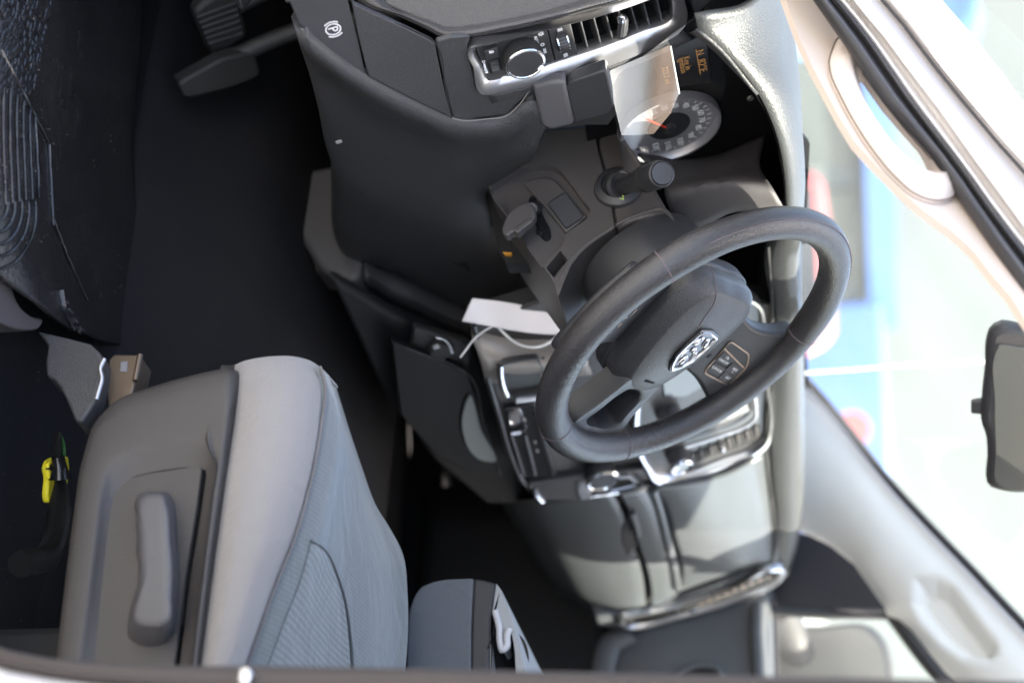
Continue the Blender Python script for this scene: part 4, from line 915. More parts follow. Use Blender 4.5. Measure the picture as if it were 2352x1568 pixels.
tube('stack_gleam', [D(v, .0) for v in zb6((455, 870), (462, 910), (490, 960), (520, 985))], .0055, CH, cs, 8, n=12)
prism('stack_sill', [D(v, .0) for v in zb6((420, 860), (800, 800), (1330, 735), (1420, 880), (1310, 910), (820, 980), (560, 990), (450, 950))], -DN*.02, PS, cs, .004, 3)
# silver bezel round screen and vent
bo2 = [D(v, .004) for v in zb6((1290, 640), (1345, 730), (1400, 820), (1500, 850), (1640, 825), (1950, 720), (2200, 620), (2290, 540), (2320, 420), (2300, 60), (2280, -300), (2200, -600), (1700, -640), (1330, -560), (1270, 0))]
bi2 = [D(v, .004) for v in zb6((1400, 640), (1425, 690), (1460, 730), (1530, 755), (1640, 735), (1930, 630), (2170, 540), (2240, 480), (2262, 400), (2240, 60), (2215, -280), (2160, -520), (1720, -560), (1390, -480), (1370, 0))]
bi2t = [a.lerp(b_, .55) for a, b_ in zip(bo2, bi2)]
ring('stack_bezel', bo2, bi2t, ((0, -.010), (.0, .002), (.12, .006), (.6, .005), (1, -.002), (1, -.012)), DN, SI, cs, 120, label='bright silver frame round the screen and vent')
prism('stack_panel', [p-DN*.006 for p in cr(bi2t, 60, True)], -DN*.006, mat('panel_grey', (.05, .05, .053), .35), cs, 0)
# vent in the stack
vq = [D(v, .0) for v in zb6((1685, 625), (2235, 395), (2240, 470), (2200, 520), (1700, 700))]
prism('centre_vent', vq, -DN*.004, PD, cs, .001)
for i in range(8):
    t = i/7; a = (1700+t*500, 615-t*210); b = (a[0]+16, a[1]+78)
    A, B = [D(v, .003) for v in zb6(a, b)]
    prism('vent_slat', [A+DU*.0012, B+DU*.0012, B-DU*.0012, A-DU*.0012], -DN*.006, PSH, cs, .0005)
lathe('vent_tab', [(.0001, .012), (.004, .010), (.0055, .004), (.004, 0)], D(zb6((1930, 545))[0], .004), DN, CH, cs, 20)
box('vent_wheel', D(zb6((1600, 680))[0], .002), (.014, .009, .004), (DR, DU, DN), PM, cs, .002)
for v in ((1585, 690), (1620, 680)):
    box('wheel_edge', D(zb6(v)[0], .0065), (.006, .0012, .001), (DR, DU, DN), CH, cs, .0004)
for v, r_ in (((1578, 602), .017), ((1508, 275), .018)):
    kq = lathe('radio_knob', [(r_*1.05, 0), (r_, .004), (r_*.95, .026), (r_*.86, .030), (.0001, .030)], D(zb6(v)[0], -.004)-DN*.006, DN, PS, cs, 48)
    lathe('knob_ring', [(r_*.80, .028), (r_*.97, .029), (r_*1.0, .032), (r_*.88, .0345), (r_*.80, .032)], D(zb6(v)[0], -.004)-DN*.006, DN, CH, kq, 48)
    lathe('knob_face', [(.0001, .032), (r_*.80, .032), (r_*.8, .03)], D(zb6(v)[0], -.004)-DN*.006, DN, mat('knob_grey', (.30, .30, .31), .3, .5), kq, 40)
# screen
prism('screen', [D(v, .002) for v in zb6((1390, -560), (1780, -620), (1850, 60), (1660, 170), (1480, 180))], -DN*.004, mat('screen_glass', (.05, .05, .055), .08, spec=.8), cs, .002)
for i in range(6):
    A, B = [D(v, .003) for v in zb6((1830+i*55, 420-i*24), (1780+i*52, 250-i*20))]
    prism('radio_button', [A+DU*.009, B+DU*.009, B-DU*.009, A-DU*.009], -DN*.008, mat('key_grey', (.16, .16, .165), .35), cs, .0012)
tube('keys_rail', [D(v, .006) for v in zb6((1650, 560), (1900, 480), (2120, 395), (2190, 340), (2200, 260), (2180, 120))], .003, SI, cs, 8, n=30)
# ---- passenger dash
ps = thing('glove_compartment', 'passenger side dash with glove box doors and long end vent', 'glove box', (-.2, .5, -.35))
pv = mat('passenger_skylit_vinyl', (.060, .066, .070), .30, grain=420, bump=.15)  # paler, cooler than the dash plastic: skylight put into the colour
rowsg = [
 [D(v, -.006) for v in [(1757, 1030), (1760, 1075), (1770, 1150), (1778, 1240), (1778, 1290)]],
 [D(v, .006) for v in [(1730, 1045), (1733, 1085), (1742, 1160), (1748, 1240), (1745, 1285)]],
 [D(v, .009) for v in [(1640, 1085), (1645, 1105), (1655, 1180), (1660, 1265), (1655, 1315)]],
 [D(v, .008) for v in [(1545, 1105), (1555, 1135), (1575, 1205), (1590, 1285), (1590, 1338)]],
 [D(v, .005) for v in [(1500, 1110), (1522, 1140), (1545, 1215), (1565, 1300), (1560, 1350)]],
]
g1 = sheet('upper_glove_door', rowsg, 24, 26, pv, ps, solid=.006)
rowsl = [
 [D(v, -.002) for v in [(1490, 1105), (1512, 1140), (1535, 1215), (1556, 1300), (1550, 1360)]],
 [D(v, .006) for v in [(1462, 1115), (1485, 1150), (1508, 1225), (1528, 1312), (1530, 1372)]],
 [D(v, .007) for v in [(1420, 1125), (1440, 1160), (1465, 1240), (1490, 1325), (1496, 1385)]],
]
sheet('glove_ledge', rowsl, 24, 14, pv, ps, solid=.006)
rowsb = [
 [D(v, .002) for v in [(1412, 1128), (1432, 1162), (1458, 1242), (1483, 1330), (1488, 1390)]],
 [D(v, .007) for v in [(1400, 1130), (1420, 1164), (1447, 1244), (1474, 1334), (1480, 1394)]],
 [D(v, .004) for v in [(1350, 1138), (1368, 1170), (1398, 1255), (1430, 1348), (1436, 1402)]],
 [D(v, -.02) for v in [(1250, 1148), (1275, 1190), (1312, 1280), (1360, 1380), (1385, 1424)]],
 [D(v, -.07) for v in [(1190, 1150), (1215, 1200), (1262, 1300), (1325, 1390), (1370, 1430)]],
 [D(v, -.16) for v in [(1150, 1150), (1180, 1200), (1230, 1300), (1300, 1390), (1350, 1432)]],
]
sheet('lower_glove_door', rowsb, 30, 30, pv, ps, solid=.006)
sheet('glove_gap', [[D(v, -.004) for v in [(1425, 1120), (1445, 1160), (1470, 1240), (1497, 1340), (1505, 1410)]], [D(v, -.004) for v in [(1375, 1132), (1398, 1165), (1425, 1245), (1458, 1345), (1474, 1412)]]], 16, 3, PD, ps, solid=.003)
lat = rnd([D(v, .009) for v in zb3((1335, 455), (1365, 500), (1385, 600), (1320, 690), (1292, 610), (1290, 545))], .006)
lt_ = prism('latch_pocket', lat, -DN*.006, PD, ps, .002)
tube('glove_ridge', [D(v, .010) for v in [(1500, 1122), (1515, 1170), (1532, 1240), (1548, 1300), (1556, 1350)]], .007, pv, ps, 10, n=24)
tube('latch_pull', [D(v, .016) for v in zb3((1340, 455), (1362, 520), (1372, 570))], .006, PS, ps, 8)
tube('door_gap', [D(v, .008) for v in zb3((1360, 360), (1400, 520), (1430, 690), (1470, 830))], .0015, PD, ps, 6, n=16)
# end face of the dash with long vent
vend = [D(v, .010) for v in [(1790, 1240), (1792, 1300), (1788, 1336), (1640, 1398), (1500, 1436), (1430, 1448), (1372, 1440), (1366, 1420), (1420, 1412), (1560, 1378), (1690, 1326), (1770, 1290)]]
prism('end_panel', vend, -DN*.05, pv, ps, .008, 3)
vo_ = [D(v, .016) for v in zb3((1285, 1000), (1340, 985), (1600, 940), (1850, 850), (2060, 745), (2120, 735), (2130, 800), (2080, 840), (1850, 930), (1600, 1000), (1340, 1065), (1290, 1050))]
vi_ = [D(v, .016) for v in zb3((1318, 1012), (1360, 998), (1600, 952), (1850, 862), (2055, 762), (2090, 758), (2092, 798), (2060, 822), (1850, 908), (1600, 982), (1360, 1040), (1322, 1042))]
ring('end_bezel', vo_, vi_, ((0, -.006), (.1, .004), (.6, .005), (1, .0), (1, -.006)), DN, SI, ps, 100)
prism('end_cavity', [p-DN*.005 for p in cr(vi_, 60, True)], -DN*.003, PD, ps, 0)
for pl_ in (((1605, 958), (1850, 868), (2058, 768), (2084, 772), (2080, 800), (1850, 902), (1608, 978)), ((1325, 1018), (1570, 966), (1575, 986), (1335, 1040))):
    prism('vent_opening', [D(v, .0222) for v in zb3(*pl_)], -DN*.002, PD, ps, 0, smooth=False)
for i in range(9):
    a = (1700+i*44, 925-i*18.5); b = (a[0]+10, a[1]+26)
    A, B = [D(v, .0228) for v in zb3(a, b)]
    prism('vent_slat', [A+DU*.0009, B+DU*.0009, B-DU*.0009, A-DU*.0009], -DN*.004, mat('slat_warm', (.16, .13, .12), .5), ps, .0005)
for v in ((1655, 945), (1888, 842)):
    lathe('vent_tab', [(.0001, .012), (.006, .010), (.008, .004), (.006, 0)], D(zb3(v)[0], .012), DN, CH, ps, 16)
tube('side_seam', [D(v, .004) for v in zb3((2030, 90), (2052, 250), (2075, 450), (2090, 600))], .0025, PD, ps, 6, n=16)
# ---- lower panels under the dash
lp = thing('lower_dash_panel', 'dark lower dash panels hanging over the driver footwell', 'dash panel', (-.3, -.2, -.55))
brk = [Y(v, -.23) for v in [(652, 425), (668, 403), (700, 392), (785, 380), (812, 480), (834, 598), (822, 640), (745, 622), (700, 560), (665, 490)]]
BRV = mat('bracket_vinyl', (.060, .056, .057), .55, grain=500, bump=.2)
prism('knee_bracket', cr(brk, 40, True), (0, .05, 0), BRV, lp, .012, 4)
brk2 = [Y(v, -.19) for v in [(588, 492), (612, 465), (648, 440), (672, 500), (705, 565), (750, 625), (690, 608), (600, 592), (590, 560)]]
prism('tunnel_bracket', brk2, (0, .05, 0), BRV, lp, .006, 3)
strip = [[bol(v, -.078) for v in [(834, 600), (919, 634), (985, 668), (1073, 712), (1100, 728)]], [bol(v, -.060) for v in [(836, 622), (915, 662), (980, 692), (1064, 732), (1092, 745)]], [bol(v, -.075) for v in [(838, 660), (905, 700), (960, 725), (1040, 765), (1085, 782)]], [bol(v, -.12) for v in [(850, 690), (900, 722), (950, 748), (1030, 800), (1090, 830)]]]
sheet('lower_trim', strip, 24, 18, PL, lp, solid=.004)
swp = [D(v, -.06) for v in zb2((800, 190), (1195, 300), (1170, 510), (770, 350))]
sp_ = prism('drive_switch_panel', swp, -DN*.01, PM, lp, .002)
lathe('drive_knob', [(.014, 0), (.016, .002), (.016, .010), (.014, .012), (.0001, .012)], D(zb2((975, 320))[0], -.062), DN, PM, lp, 40)
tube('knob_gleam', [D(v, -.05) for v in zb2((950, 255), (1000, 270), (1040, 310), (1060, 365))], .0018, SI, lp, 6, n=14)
strokes('icon', sc([[(-4, 2), (-2, 2), (-3, -3)], [(1, 3), (3, 3), (3, -3), (1, -3)], [(1, 0), (3, 0)]]), D(zb2((950, 325))[0], -.0495), DR, DU, .0016, WH, lp, DN)
prism('vent_louvres_plate', [bol(v, -.062) for v in z5((520, 300), (690, 330), (735, 475), (545, 405))], (-.004, 0, 0), PL, lp, .001)
for i in range(5):
    t = i/4; a = (540+t*130, 305+t*40); b = (575+t*140, 395+t*70)
    A, B = [bol(v, -.059) for v in z5(a, b)]
    tube('louvre', [A, B], .0018, PD, lp, 6)
prism('console_side', [D(v, -.075) for v in [(760, 640), (900, 720), (1090, 800), (1160, 960), (1230, 1150), (1120, 1160), (1000, 1060), (880, 900)]], -DN*.02, mat('console_side', (.008, .008, .0085), .65, spec=.3), lp, .006)
# glossy side of the stack in the passenger footwell
gsp = [D(v, -.045) for v in zb2((640, 290), (1170, 515), (1400, 1215), (1230, 1230), (950, 1080), (700, 800))]
prism('gloss_side_panel', gsp, -DN*.01, mat('console_black', (.006, .006, .0065), .6, spec=.3), lp, .002)
tube('side_panel_edge', [D(v, -.043) for v in zb2((740, 330), (1170, 515), (1280, 860), (1400, 1215))], .0012, PL, lp, 6, n=24)
lf = [D(v, -.040) for v in zb2((1180, 670), (1130, 830), (1145, 960), (1190, 1060), (1260, 1115), (1335, 1130), (1260, 900))]
prism('pale_reflection', cr(lf, 40, True), -DN*.003, mat('pale_reflection', (.20, .22, .22), .35), lp, .001)  # pale oval painted in as the reflection on the side panel
# ================================================================== driver seat
se = thing('driver_seat', 'grey cloth driver seat with plastic side trim and recline lever', 'car seat', (.4, -.42, -.6))
trimL = [(520, 812), (458, 832), (366, 857), (311, 877), (256, 894), (223, 920), (198, 956), (179, 1011), (168, 1066), (166, 1097), (151, 1203), (128, 1354), (113, 1509), (108, 1560), (104, 1640)]
trimR = [(440, 1640), (447, 1560), (451, 1524), (468, 1392), (487, 1240), (506, 1090), (513, 1060), (524, 986), (538, 865), (543, 838), (530, 818)]
yt = -.690
pkt = zb1((1312, 215), (1255, 78), (950, 120), (760, 170), (665, 238), (622, 400), (560, 900), (492, 1420), (450, 1700), (1140, 1700), (1160, 1450), (1225, 900), (1290, 400))
pkt_in = zb1((1232, 240), (900, 290), (750, 330), (690, 390), (668, 470), (635, 720), (598, 1060), (560, 1440), (535, 1700), (1030, 1700), (1062, 1445), (1130, 900), (1190, 540))
OUT = [(530, 815), (470, 829), (366, 857), (256, 894), (200, 952), (168, 1066), (140, 1280), (113, 1509), (104, 1640), (440, 1640), (451, 1524), (487, 1240), (515, 1050), (540, 860)]
MID = zb1((1318, 205), (1255, 70), (950, 112), (755, 165), (655, 238), (612, 400), (552, 900), (482, 1420), (445, 1730), (1155, 1730), (1172, 1450), (1238, 900), (1298, 400), (1322, 280))
INN = zb1((1236, 236), (1180, 246), (900, 288), (750, 328), (685, 392), (660, 480), (630, 720), (594, 1060), (540, 1720), (1035, 1720), (1066, 1445), (1134, 900), (1194, 540), (1225, 330))
def lp3(vs_, y_): return lin(rnd([Y(v, y_) for v in vs_], .012), 160, True)
LO, LMd, LI = lp3(OUT, yt), lp3(MID, yt), lp3(INN, yt)
def lifty(L_, d): return [p+Vector((0, d, 0)) for p in L_]
def bl_(A_, B_, t, d): return [a.lerp(b_, t)+Vector((0, d, 0)) for a, b_ in zip(A_, B_)]
vs, fs = grid([lifty(LO, .06), lifty(LO, .022), bl_(LO, LMd, .06, .010), bl_(LO, LMd, .18, .003), bl_(LO, LMd, .4, 0), bl_(LO, LMd, .92, 0), bl_(LMd, LI, .04, .0005), bl_(LMd, LI, .2, .003), bl_(LMd, LI, .9, .009), bl_(LMd, LI, 1., .0095), bl_(LMd, LI, 1., .016)], True)
tm = mk('side_trim', vs, fs, SP, se)
ip = [Y(v, yt+.0085) for v in pkt_in]
prism('lever_panel', rnd(ip, .008), (0, .006, 0), SP, se, .0008)
tube('panel_gap', [p+Vector((0, .0006, 0)) for p in rnd(ip, .008)], .0011, PD, se, 5, closed=True)
hb = cr([Y(v, yt+.009) for v in zb1((815, 480), (850, 425), (940, 405), (1030, 415), (1062, 480), (1078, 700), (1092, 900), (1083, 1120), (1062, 1240), (1010, 1322), (930, 1347), (850, 1337), (785, 1290), (778, 1190), (798, 1090), (838, 1010), (850, 930), (845, 850), (826, 760), (842, 700), (826, 620), (836, 560))], 110, True)
hf = cr([Y(v, yt-.020) for v in zb1((845, 485), (865, 440), (930, 424), (990, 432), (1012, 490), (1033, 700), (1045, 870), (1040, 1050), (1030, 1180), (1000, 1212), (930, 1212), (850, 1200), (820, 1180), (818, 1120), (835, 1070), (850, 1010), (858, 930), (856, 850), (850, 760), (850, 700), (846, 620), (845, 560))], 110, True)
cenh = sum(hf, Vector())/len(hf)
hrows = [hb, [a.lerp(b_, .45)+Vector((0, -.004, 0)) for a, b_ in zip(hb, hf)], [a.lerp(b_, .85)+Vector((0, -.002, 0)) for a, b_ in zip(hb, hf)], hf, [p.lerp(cenh, .1)+Vector((0, -.0012, 0)) for p in hf], [Vector((p.x*.4+cenh.x*.6, cenh.y-.002, p.z)) if False else p.lerp(cenh, .6)+Vector((0, -.002, 0)) for p in hf], [p.lerp(cenh, .98)+Vector((0, -.002, 0)) for p in hf]]
vs, fs = grid(hrows, True); mk('recline_lever', vs, fs, SH, se)
rg_ = [(508, 838), (494, 883), (478, 960), (472, 1008), (482, 1040), (494, 1062), (487, 1127), (463, 1316), (438, 1524), (420, 1660)]
cl_ = [(541, 838), (538, 868), (530, 940), (523, 1000), (517, 1040), (510, 1075), (503, 1130), (478, 1316), (452, 1524), (434, 1660)]
ych = [.036, .012, .003]+[0.]*7
def chr_(vs_, y_): return [Y(v, y_+d) for v, d in zip(vs_, ych)]
sheet('trim_chamfer', [chr_(rg_, -.6895), chr_(mixv(rg_, cl_, .08), -.6920), chr_(mixv(rg_, cl_, .6), -.684), chr_(cl_, -.676), chr_(cl_, -.660)], 60, 12, SP, se, solid=.002)
# cushion side
A = [(542, 839), (538, 865), (524, 986), (506, 1090), (487, 1240), (468, 1392), (451, 1524), (440, 1640)]
P = [(732, 843), (743, 883), (736, 967), (710, 1110), (672, 1240), (634, 1335), (593, 1448), (525, 1640)]
Fr = {.0: (540, 838), .12: (562, 829), .35: (612, 820), .6: (662, 819), .82: (702, 827), 1.: (732, 843)}
def rowAP(t, y, dy0=.02):
    r = [(a[0]+(p[0]-a[0])*t, a[1]+(p[1]-a[1])*t) for a, p in zip(A, P)]; r[0] = Fr[t]
    return [Y(r[0], y+dy0), Y(r[1], y+.004)]+[Y(v, y) for v in r[2:]]
crow = [rowAP(0., -.668), rowAP(.12, -.682), rowAP(.35, -.690), rowAP(.6, -.686), rowAP(.82, -.672), rowAP(1., -.650)]
front = [p+Vector((-.015, .06, .0)) for p in (r[0] for r in crow)]
crow = [[f]+r for f, r in zip(front, crow)]
cside = sheet('cushion_side', crow, 50, 30, FB, se, solid=.004)
Pp = [Y(v, -.6505) for v in P]
tube('piping', [p+Vector((0, -.001, .002)) for p in Pp], .0013, mat('piping_thread', (.13, .12, .12), .9), se, 6, n=60)
# cushion top
Q = [(748, 855), (764, 909), (768, 985), (744, 1120), (712, 1240), (674, 1345), (636, 1450), (575, 1640)]
S = [(764, 885), (800, 1000), (826, 1075), (861, 1165), (892, 1212), (922, 1270), (934, 1370), (922, 1640)]
def mixQ(t): return [(q[0]+(s[0]-q[0])*t, q[1]+(s[1]-q[1])*t) for q, s in zip(Q, S)]
trow = [Pp, [Y(v, -.632) for v in Q]]+[[Y((v[0], v[1]), y) for v in mixQ(t)] for t, y in ((.25, -.575), (.5, -.50), (.75, -.43), (.92, -.33), (1.0, -.27))]
trow.append([p+Vector((-.02, .03, -.05)) for p in trow[-1]])
ctop = sheet('cushion_top', trow, 50, 44, mat('seat_cloth_top', (.118, .132, .136), .92, sheen=.3, var=.06, weave=(70, .18, 'X')), se, solid=.004)
tt = bvh(ctop)
seam = zb1((1885, 705), (1960, 750), (2040, 900), (2100, 1100), (2125, 1280), (2140, 1480), (2150, 1620))
sp3 = hits(tt, seam, .0006)
if len(sp3) > 3: tube('insert_seam', sp3, .0018, mat('seam_dark', (.05, .055, .06), .9), se, 6, n=40)
# patterned insert patch lying on the cushion
rowsI = []
lft = zb1((1880, 735), (1850, 850), (1800, 1010), (1750, 1130), (1690, 1290), (1620, 1480), (1570, 1620))
for t in (0, .25, .5, .75, .97):
    r = []
    for a, b_ in zip(lft, seam):
        p = hit(tt, (a[0]+(b_[0]-a[0])*t, a[1]+(b_[1]-a[1])*t), .0012)
        r.append(p)
    rowsI.append(r)
if all(p is not None for r in rowsI for p in r):
    sheet('patterned_insert', rowsI, 30, 16, FC, se, solid=0)
# stitch lines beside the piping
tsd = bvh(cside)
st1 = hits(tsd, [(p[0]-9, p[1]+3) for p in P[1:]], .0004)
# seat base box under the cushion and the backrest behind the pillar
box('seat_base', (.55, -.42, -.54), (.16, .17, .10), WX, PD, se, .01)
bkr = []
for x, z in ((.70, -.40), (.76, -.10), (.86, .18), (.92, .34)):
    bkr.append([(x+.06, -.66, z), (x, -.62, z), (x+.02, -.42, z), (x, -.22, z), (x+.06, -.18, z)])
sheet('backrest', bkr, 20, 20, FD, se, solid=.10, soff=1)
pse = thing('passenger_seat', 'grey cloth passenger seat beyond the folding console', 'car seat', (.45, .45, -.6))
cush = []
for x, z in ((.22, -.46), (.205, -.38), (.25, -.335), (.45, -.345), (.74, -.37)):
    cush.append([(x+.02, .20, z-.05), (x, .23, z), (x, .45, z-.012), (x, .67, z), (x+.02, .70, z-.05)])
sheet('cushion', cush, 24, 24, FB, pse, solid=.03)
sheet('backrest', [[(p[0]+.22, p[1]+.87, p[2]) for p in r] for r in bkr], 20, 20, FD, pse, solid=.10, soff=1)
box('seat_base', (.50, .45, -.53), (.24, .22, .12), WX, PD, pse, .01)
# ================================================================== seat hardware
sr = thing('seat_rail', 'brown steel seat rail end with square slot under the driver seat', 'seat rail', (.17, -.66, -.6))
rl = [Y(v, -.665) for v in z4a((668, 1052), (680, 845), (708, 812), (720, 808), (882, 812), (848, 975), (820, 1100), (680, 1160))]
prism('rail', rl, (0, .03, 0), BR, sr, .004, 3)
prism('rail_slot', [Y(v, -.6655) for v in z4a((758, 855), (800, 853), (796, 918), (752, 918))], (0, .002, 0), mat('slot_grey', (.12, .12, .13), .5), sr, .0003)
tube('rail_lip', [Y(v, -.667) for v in z4a((880, 815), (848, 975))], .003, BR, sr, 8)
sc2 = thing('seat_rail_cover', 'black grained plastic cover on the seat rail front', 'trim cover', (.15, -.69, -.62))
cvp_ = [Y(v, -.685) for v in z4a((230, 662), (400, 700), (565, 742), (620, 790), (645, 835), (640, 900), (602, 1090), (560, 1160), (512, 1228), (470, 1226), (440, 1150), (380, 1020), (345, 975), (292, 945), (285, 850), (300, 760), (265, 700))]
prism('cover', cvp_, (0, .03, 0), PL, sc2, .006, 4)
tube('cover_wire', [Y(v, -.69) for v in z4a((655, 840), (630, 900), (640, 960), (620, 1040), (605, 1095))], .0022, mat('wire_steel', (.4, .4, .42), .3, .9), sc2, 8, n=20)
ck = tag(prism('kick_trim', cr([Z(v, -.60) for v in z4a((-60, 60), (0, 100), (60, 320), (110, 480), (200, 570), (275, 600), (255, 640), (190, 662), (100, 650), (0, 612), (-80, 600))], 50, True), (0, 0, -.03), mat('kick_plastic', (.055, .052, .055), .30, grain=900, bump=.05), None, .012, 5), 'smooth dark plastic sill trim end beside the ribbed floor mat', 'trim')
# ================================================================== under-seat connector and cable
yc = thing('yellow_connector', 'yellow airbag wiring connector taped beside the driver seat', 'connector', Z((130, 1100), FZ))
zq = -.625
def CQ(v, o=0.): return Z(v, zq+o)
prism('body', rnd([CQ(v, .012) for v in zb1((300, 215), (330, 195), (418, 188), (426, 260), (408, 420), (345, 440), (318, 470), (298, 470), (290, 420), (300, 320), (288, 260))], .003), (0, 0, -.007), YE, yc, .002)
prism('latch', rnd([CQ(v, .018) for v in zb1((372, 200), (415, 196), (420, 250), (400, 380), (380, 370))], .002), (0, 0, -.004), YE, yc, .001)
prism('clip', rnd([CQ(v, .016) for v in zb1((296, 230), (325, 212), (335, 330), (300, 325))], .002), (0, 0, -.004), YE, yc, .001)
prism('tape', cr([CQ(v, .0165) for v in zb1((300, 270), (330, 215), (380, 225), (390, 300), (350, 330), (330, 260), (312, 275))], 24, True), (0, 0, -.004), PD, yc, 0)
cb = thing('wiring_cable', 'black braided wiring cable curving past the yellow connector', 'cable', Z((100, 1270), FZ))
tube('braided_sleeve', [CQ(v, .022) for v in zb1((350, 45), (352, 110), (345, 180), (358, 260), (368, 360), (365, 470), (358, 580), (335, 700), (290, 790), (225, 828), (165, 830), (120, 850))], lambda t: .004+.0085*max(0, min(1, (t-.22)*5)), BK, cb, 14, n=60)
tube('green_wire', [CQ(v, .02) for v in zb1((360, 50), (378, 90), (390, 140), (388, 190))], .0018, mat('green_wire', (.08, .25, .06), .4), cb, 8, n=16)
tube('tape_wrap', [CQ(v, .024) for v in zb1((352, 190), (362, 260), (366, 330))], lambda t: .0065+.005*t*t, PG, cb, 12, n=10)
# ================================================================== floor liner with ribs
fl = thing('floor_mat', 'dusty black rubber floor mat with raised ribs beside the door sill', 'floor mat', (-.1, -.72, FZ))
zm = -.60
def M_(v, o=0.): return Z(v, zm+o)
rowsM = [[M_(v, .0) for v in [(-60, -60), (-60, 150), (-60, 300), (-60, 420), (-50, 520), (-30, 620)]],
         [M_(v, .012) for v in [(20, -60), (20, 150), (20, 300), (20, 420), (35, 560), (80, 700)]],
         [M_(v, .004) for v in [(75, -60), (70, 150), (65, 300), (70, 420), (90, 560), (130, 740)]],
         [M_(v, -.010) for v in [(150, -60), (125, 150), (105, 320), (110, 440), (140, 580), (195, 770)]],
         [M_(v, -.045) for v in [(230, -60), (205, 150), (180, 320), (185, 450), (215, 590), (255, 790)]],
         [Z(v, FZ+.006) for v in [(330, -60), (315, 150), (300, 320), (305, 460), (320, 600), (335, 810)]]]
lm = sheet('liner', rowsM, 60, 60, MT, fl, solid=.004)
tl = bvh(lm)
for k in range(6):
    x0 = 6+k*15
    pth = hits(tl, [(x0+2, 190+k*14), (x0, 260), (x0+1, 340), (x0+4, 420-k*4), (x0+6, 470-k*3)], .001)
    if len(pth) > 3: tube('rib', pth, .0016, MT, fl, 6, n=24)
for k in range(5):
    r_ = 24+k*16
    pth = hits(tl, [(-8+r_*math.cos(R(a))*1.0, 470+k*4+r_*1.5*math.sin(R(a))) for a in range(-10, 100, 12)], .001)
    if len(pth) > 3: tube('curved_rib', pth, .0017, MT, fl, 6, n=30)
for a, b_ in (((0, 115), (110, 330)), ((110, 330), (120, 520)), ((118, 500), (150, 585)), ((150, 585), (198, 690))):
    pth = hits(tl, [(a[0]+(b_[0]-a[0])*t/6, a[1]+(b_[1]-a[1])*t/6) for t in range(7)], .001)
    if len(pth) > 3: tube('edge_rib', pth, .0020, MT, fl, 6, n=20)
for k in range(4):
    pth = hits(tl, [(98+k*13, 690-k*8), (102+k*14, 720-k*4), (118+k*16, 760-k*2), (132+k*15, 782)], .001)
    if len(pth) > 2: tube('front_rib', pth, .0035, MT, fl, 6, n=16)
for v in ((148, 694), (160, 716), (172, 737), (184, 757)):
    p = hit(tl, v, 0)
    if p: lathe('stud', [(.0001, .004), (.003, .0035), (.005, 0)], p, (0, -.3, 1), MT, fl, 14)
# pebbled grip texture cells at the front of the mat
vsb = []; fsb = []
for i in range(230):
    v = (random.uniform(0, 120), random.uniform(0, 210)); v = (v[0]*(1-.35*v[1]/210), v[1]); p = hit(tl, v, .0005)
    if p is None: continue
    a = Vector((random.uniform(.005, .010), 0, 0)); c_ = Vector((0, random.uniform(.002, .003), 0)); k = len(vsb)
    ring_ = [p+a*math.cos(t)+c_*math.sin(t) for t in [j*math.pi/4 for j in range(8)]]
    vsb += ring_+[p+Vector((0, 0, .0025))]; fsb += [(k+j, k+(j+1) % 8, k+8) for j in range(8)]
pb = mk('grip_pebbles', vsb, fsb, MT, fl); pb['kind'] = 'stuff'
# sand grains
gv = []; gf = []
tf = bvh(bpy.data.objects['floor'])
for i in range(330):
    if i < 250:
        v = (abs(random.gauss(60, 45)), random.uniform(0, 560)); p = hit(tl, v, .0006)
    else:
        v = (random.uniform(0, 170), random.uniform(770, 1480)); p = hit(tf, v, .0006)
    if p is None: continue
    s = random.uniform(.0003, .0008)*(1.5 if random.random() < .12 else 1); k = len(gv)
    gv += [p+Vector((random.uniform(-1, 1), random.uniform(-1, 1), random.uniform(-.4, 1)))*s for _ in range(4)]
    gf += [(k, k+1, k+2), (k, k+1, k+3), (k, k+2, k+3), (k+1, k+2, k+3)]
sg = mk('sand_grains', gv, gf, mat('sand', (.26, .20, .155), .9), None, False); sg['kind'] = 'stuff'; sg['label'] = 'pale sand grains scattered over the mat and carpet'; sg['category'] = 'sand'
pm = thing('floor_mat', 'added dark mat lightening the shadowed passenger footwell', 'floor mat', (-.2, .58, FZ))  # added mat, paler than the carpet, lifting the footwell like veiling glare
mm_ = sheet('mat', [[(-.56, .46, FZ+.016), (-.56, .73, FZ+.016)], [(-.30, .45, FZ+.016), (-.30, .735, FZ+.016)], [(.15, .45, FZ+.014), (.15, .735, FZ+.014)]], 6, 12, mat('footwell_lift_mat', (.040, .037, .040), .9, spec=.2, grain=500, bump=.8, var=.4), pm, solid=.008)
tube('edge_binding', [(.15, .45, FZ+.018), (-.56, .46, FZ+.018), (-.56, .73, FZ+.018)], .004, CD, pm, 6)
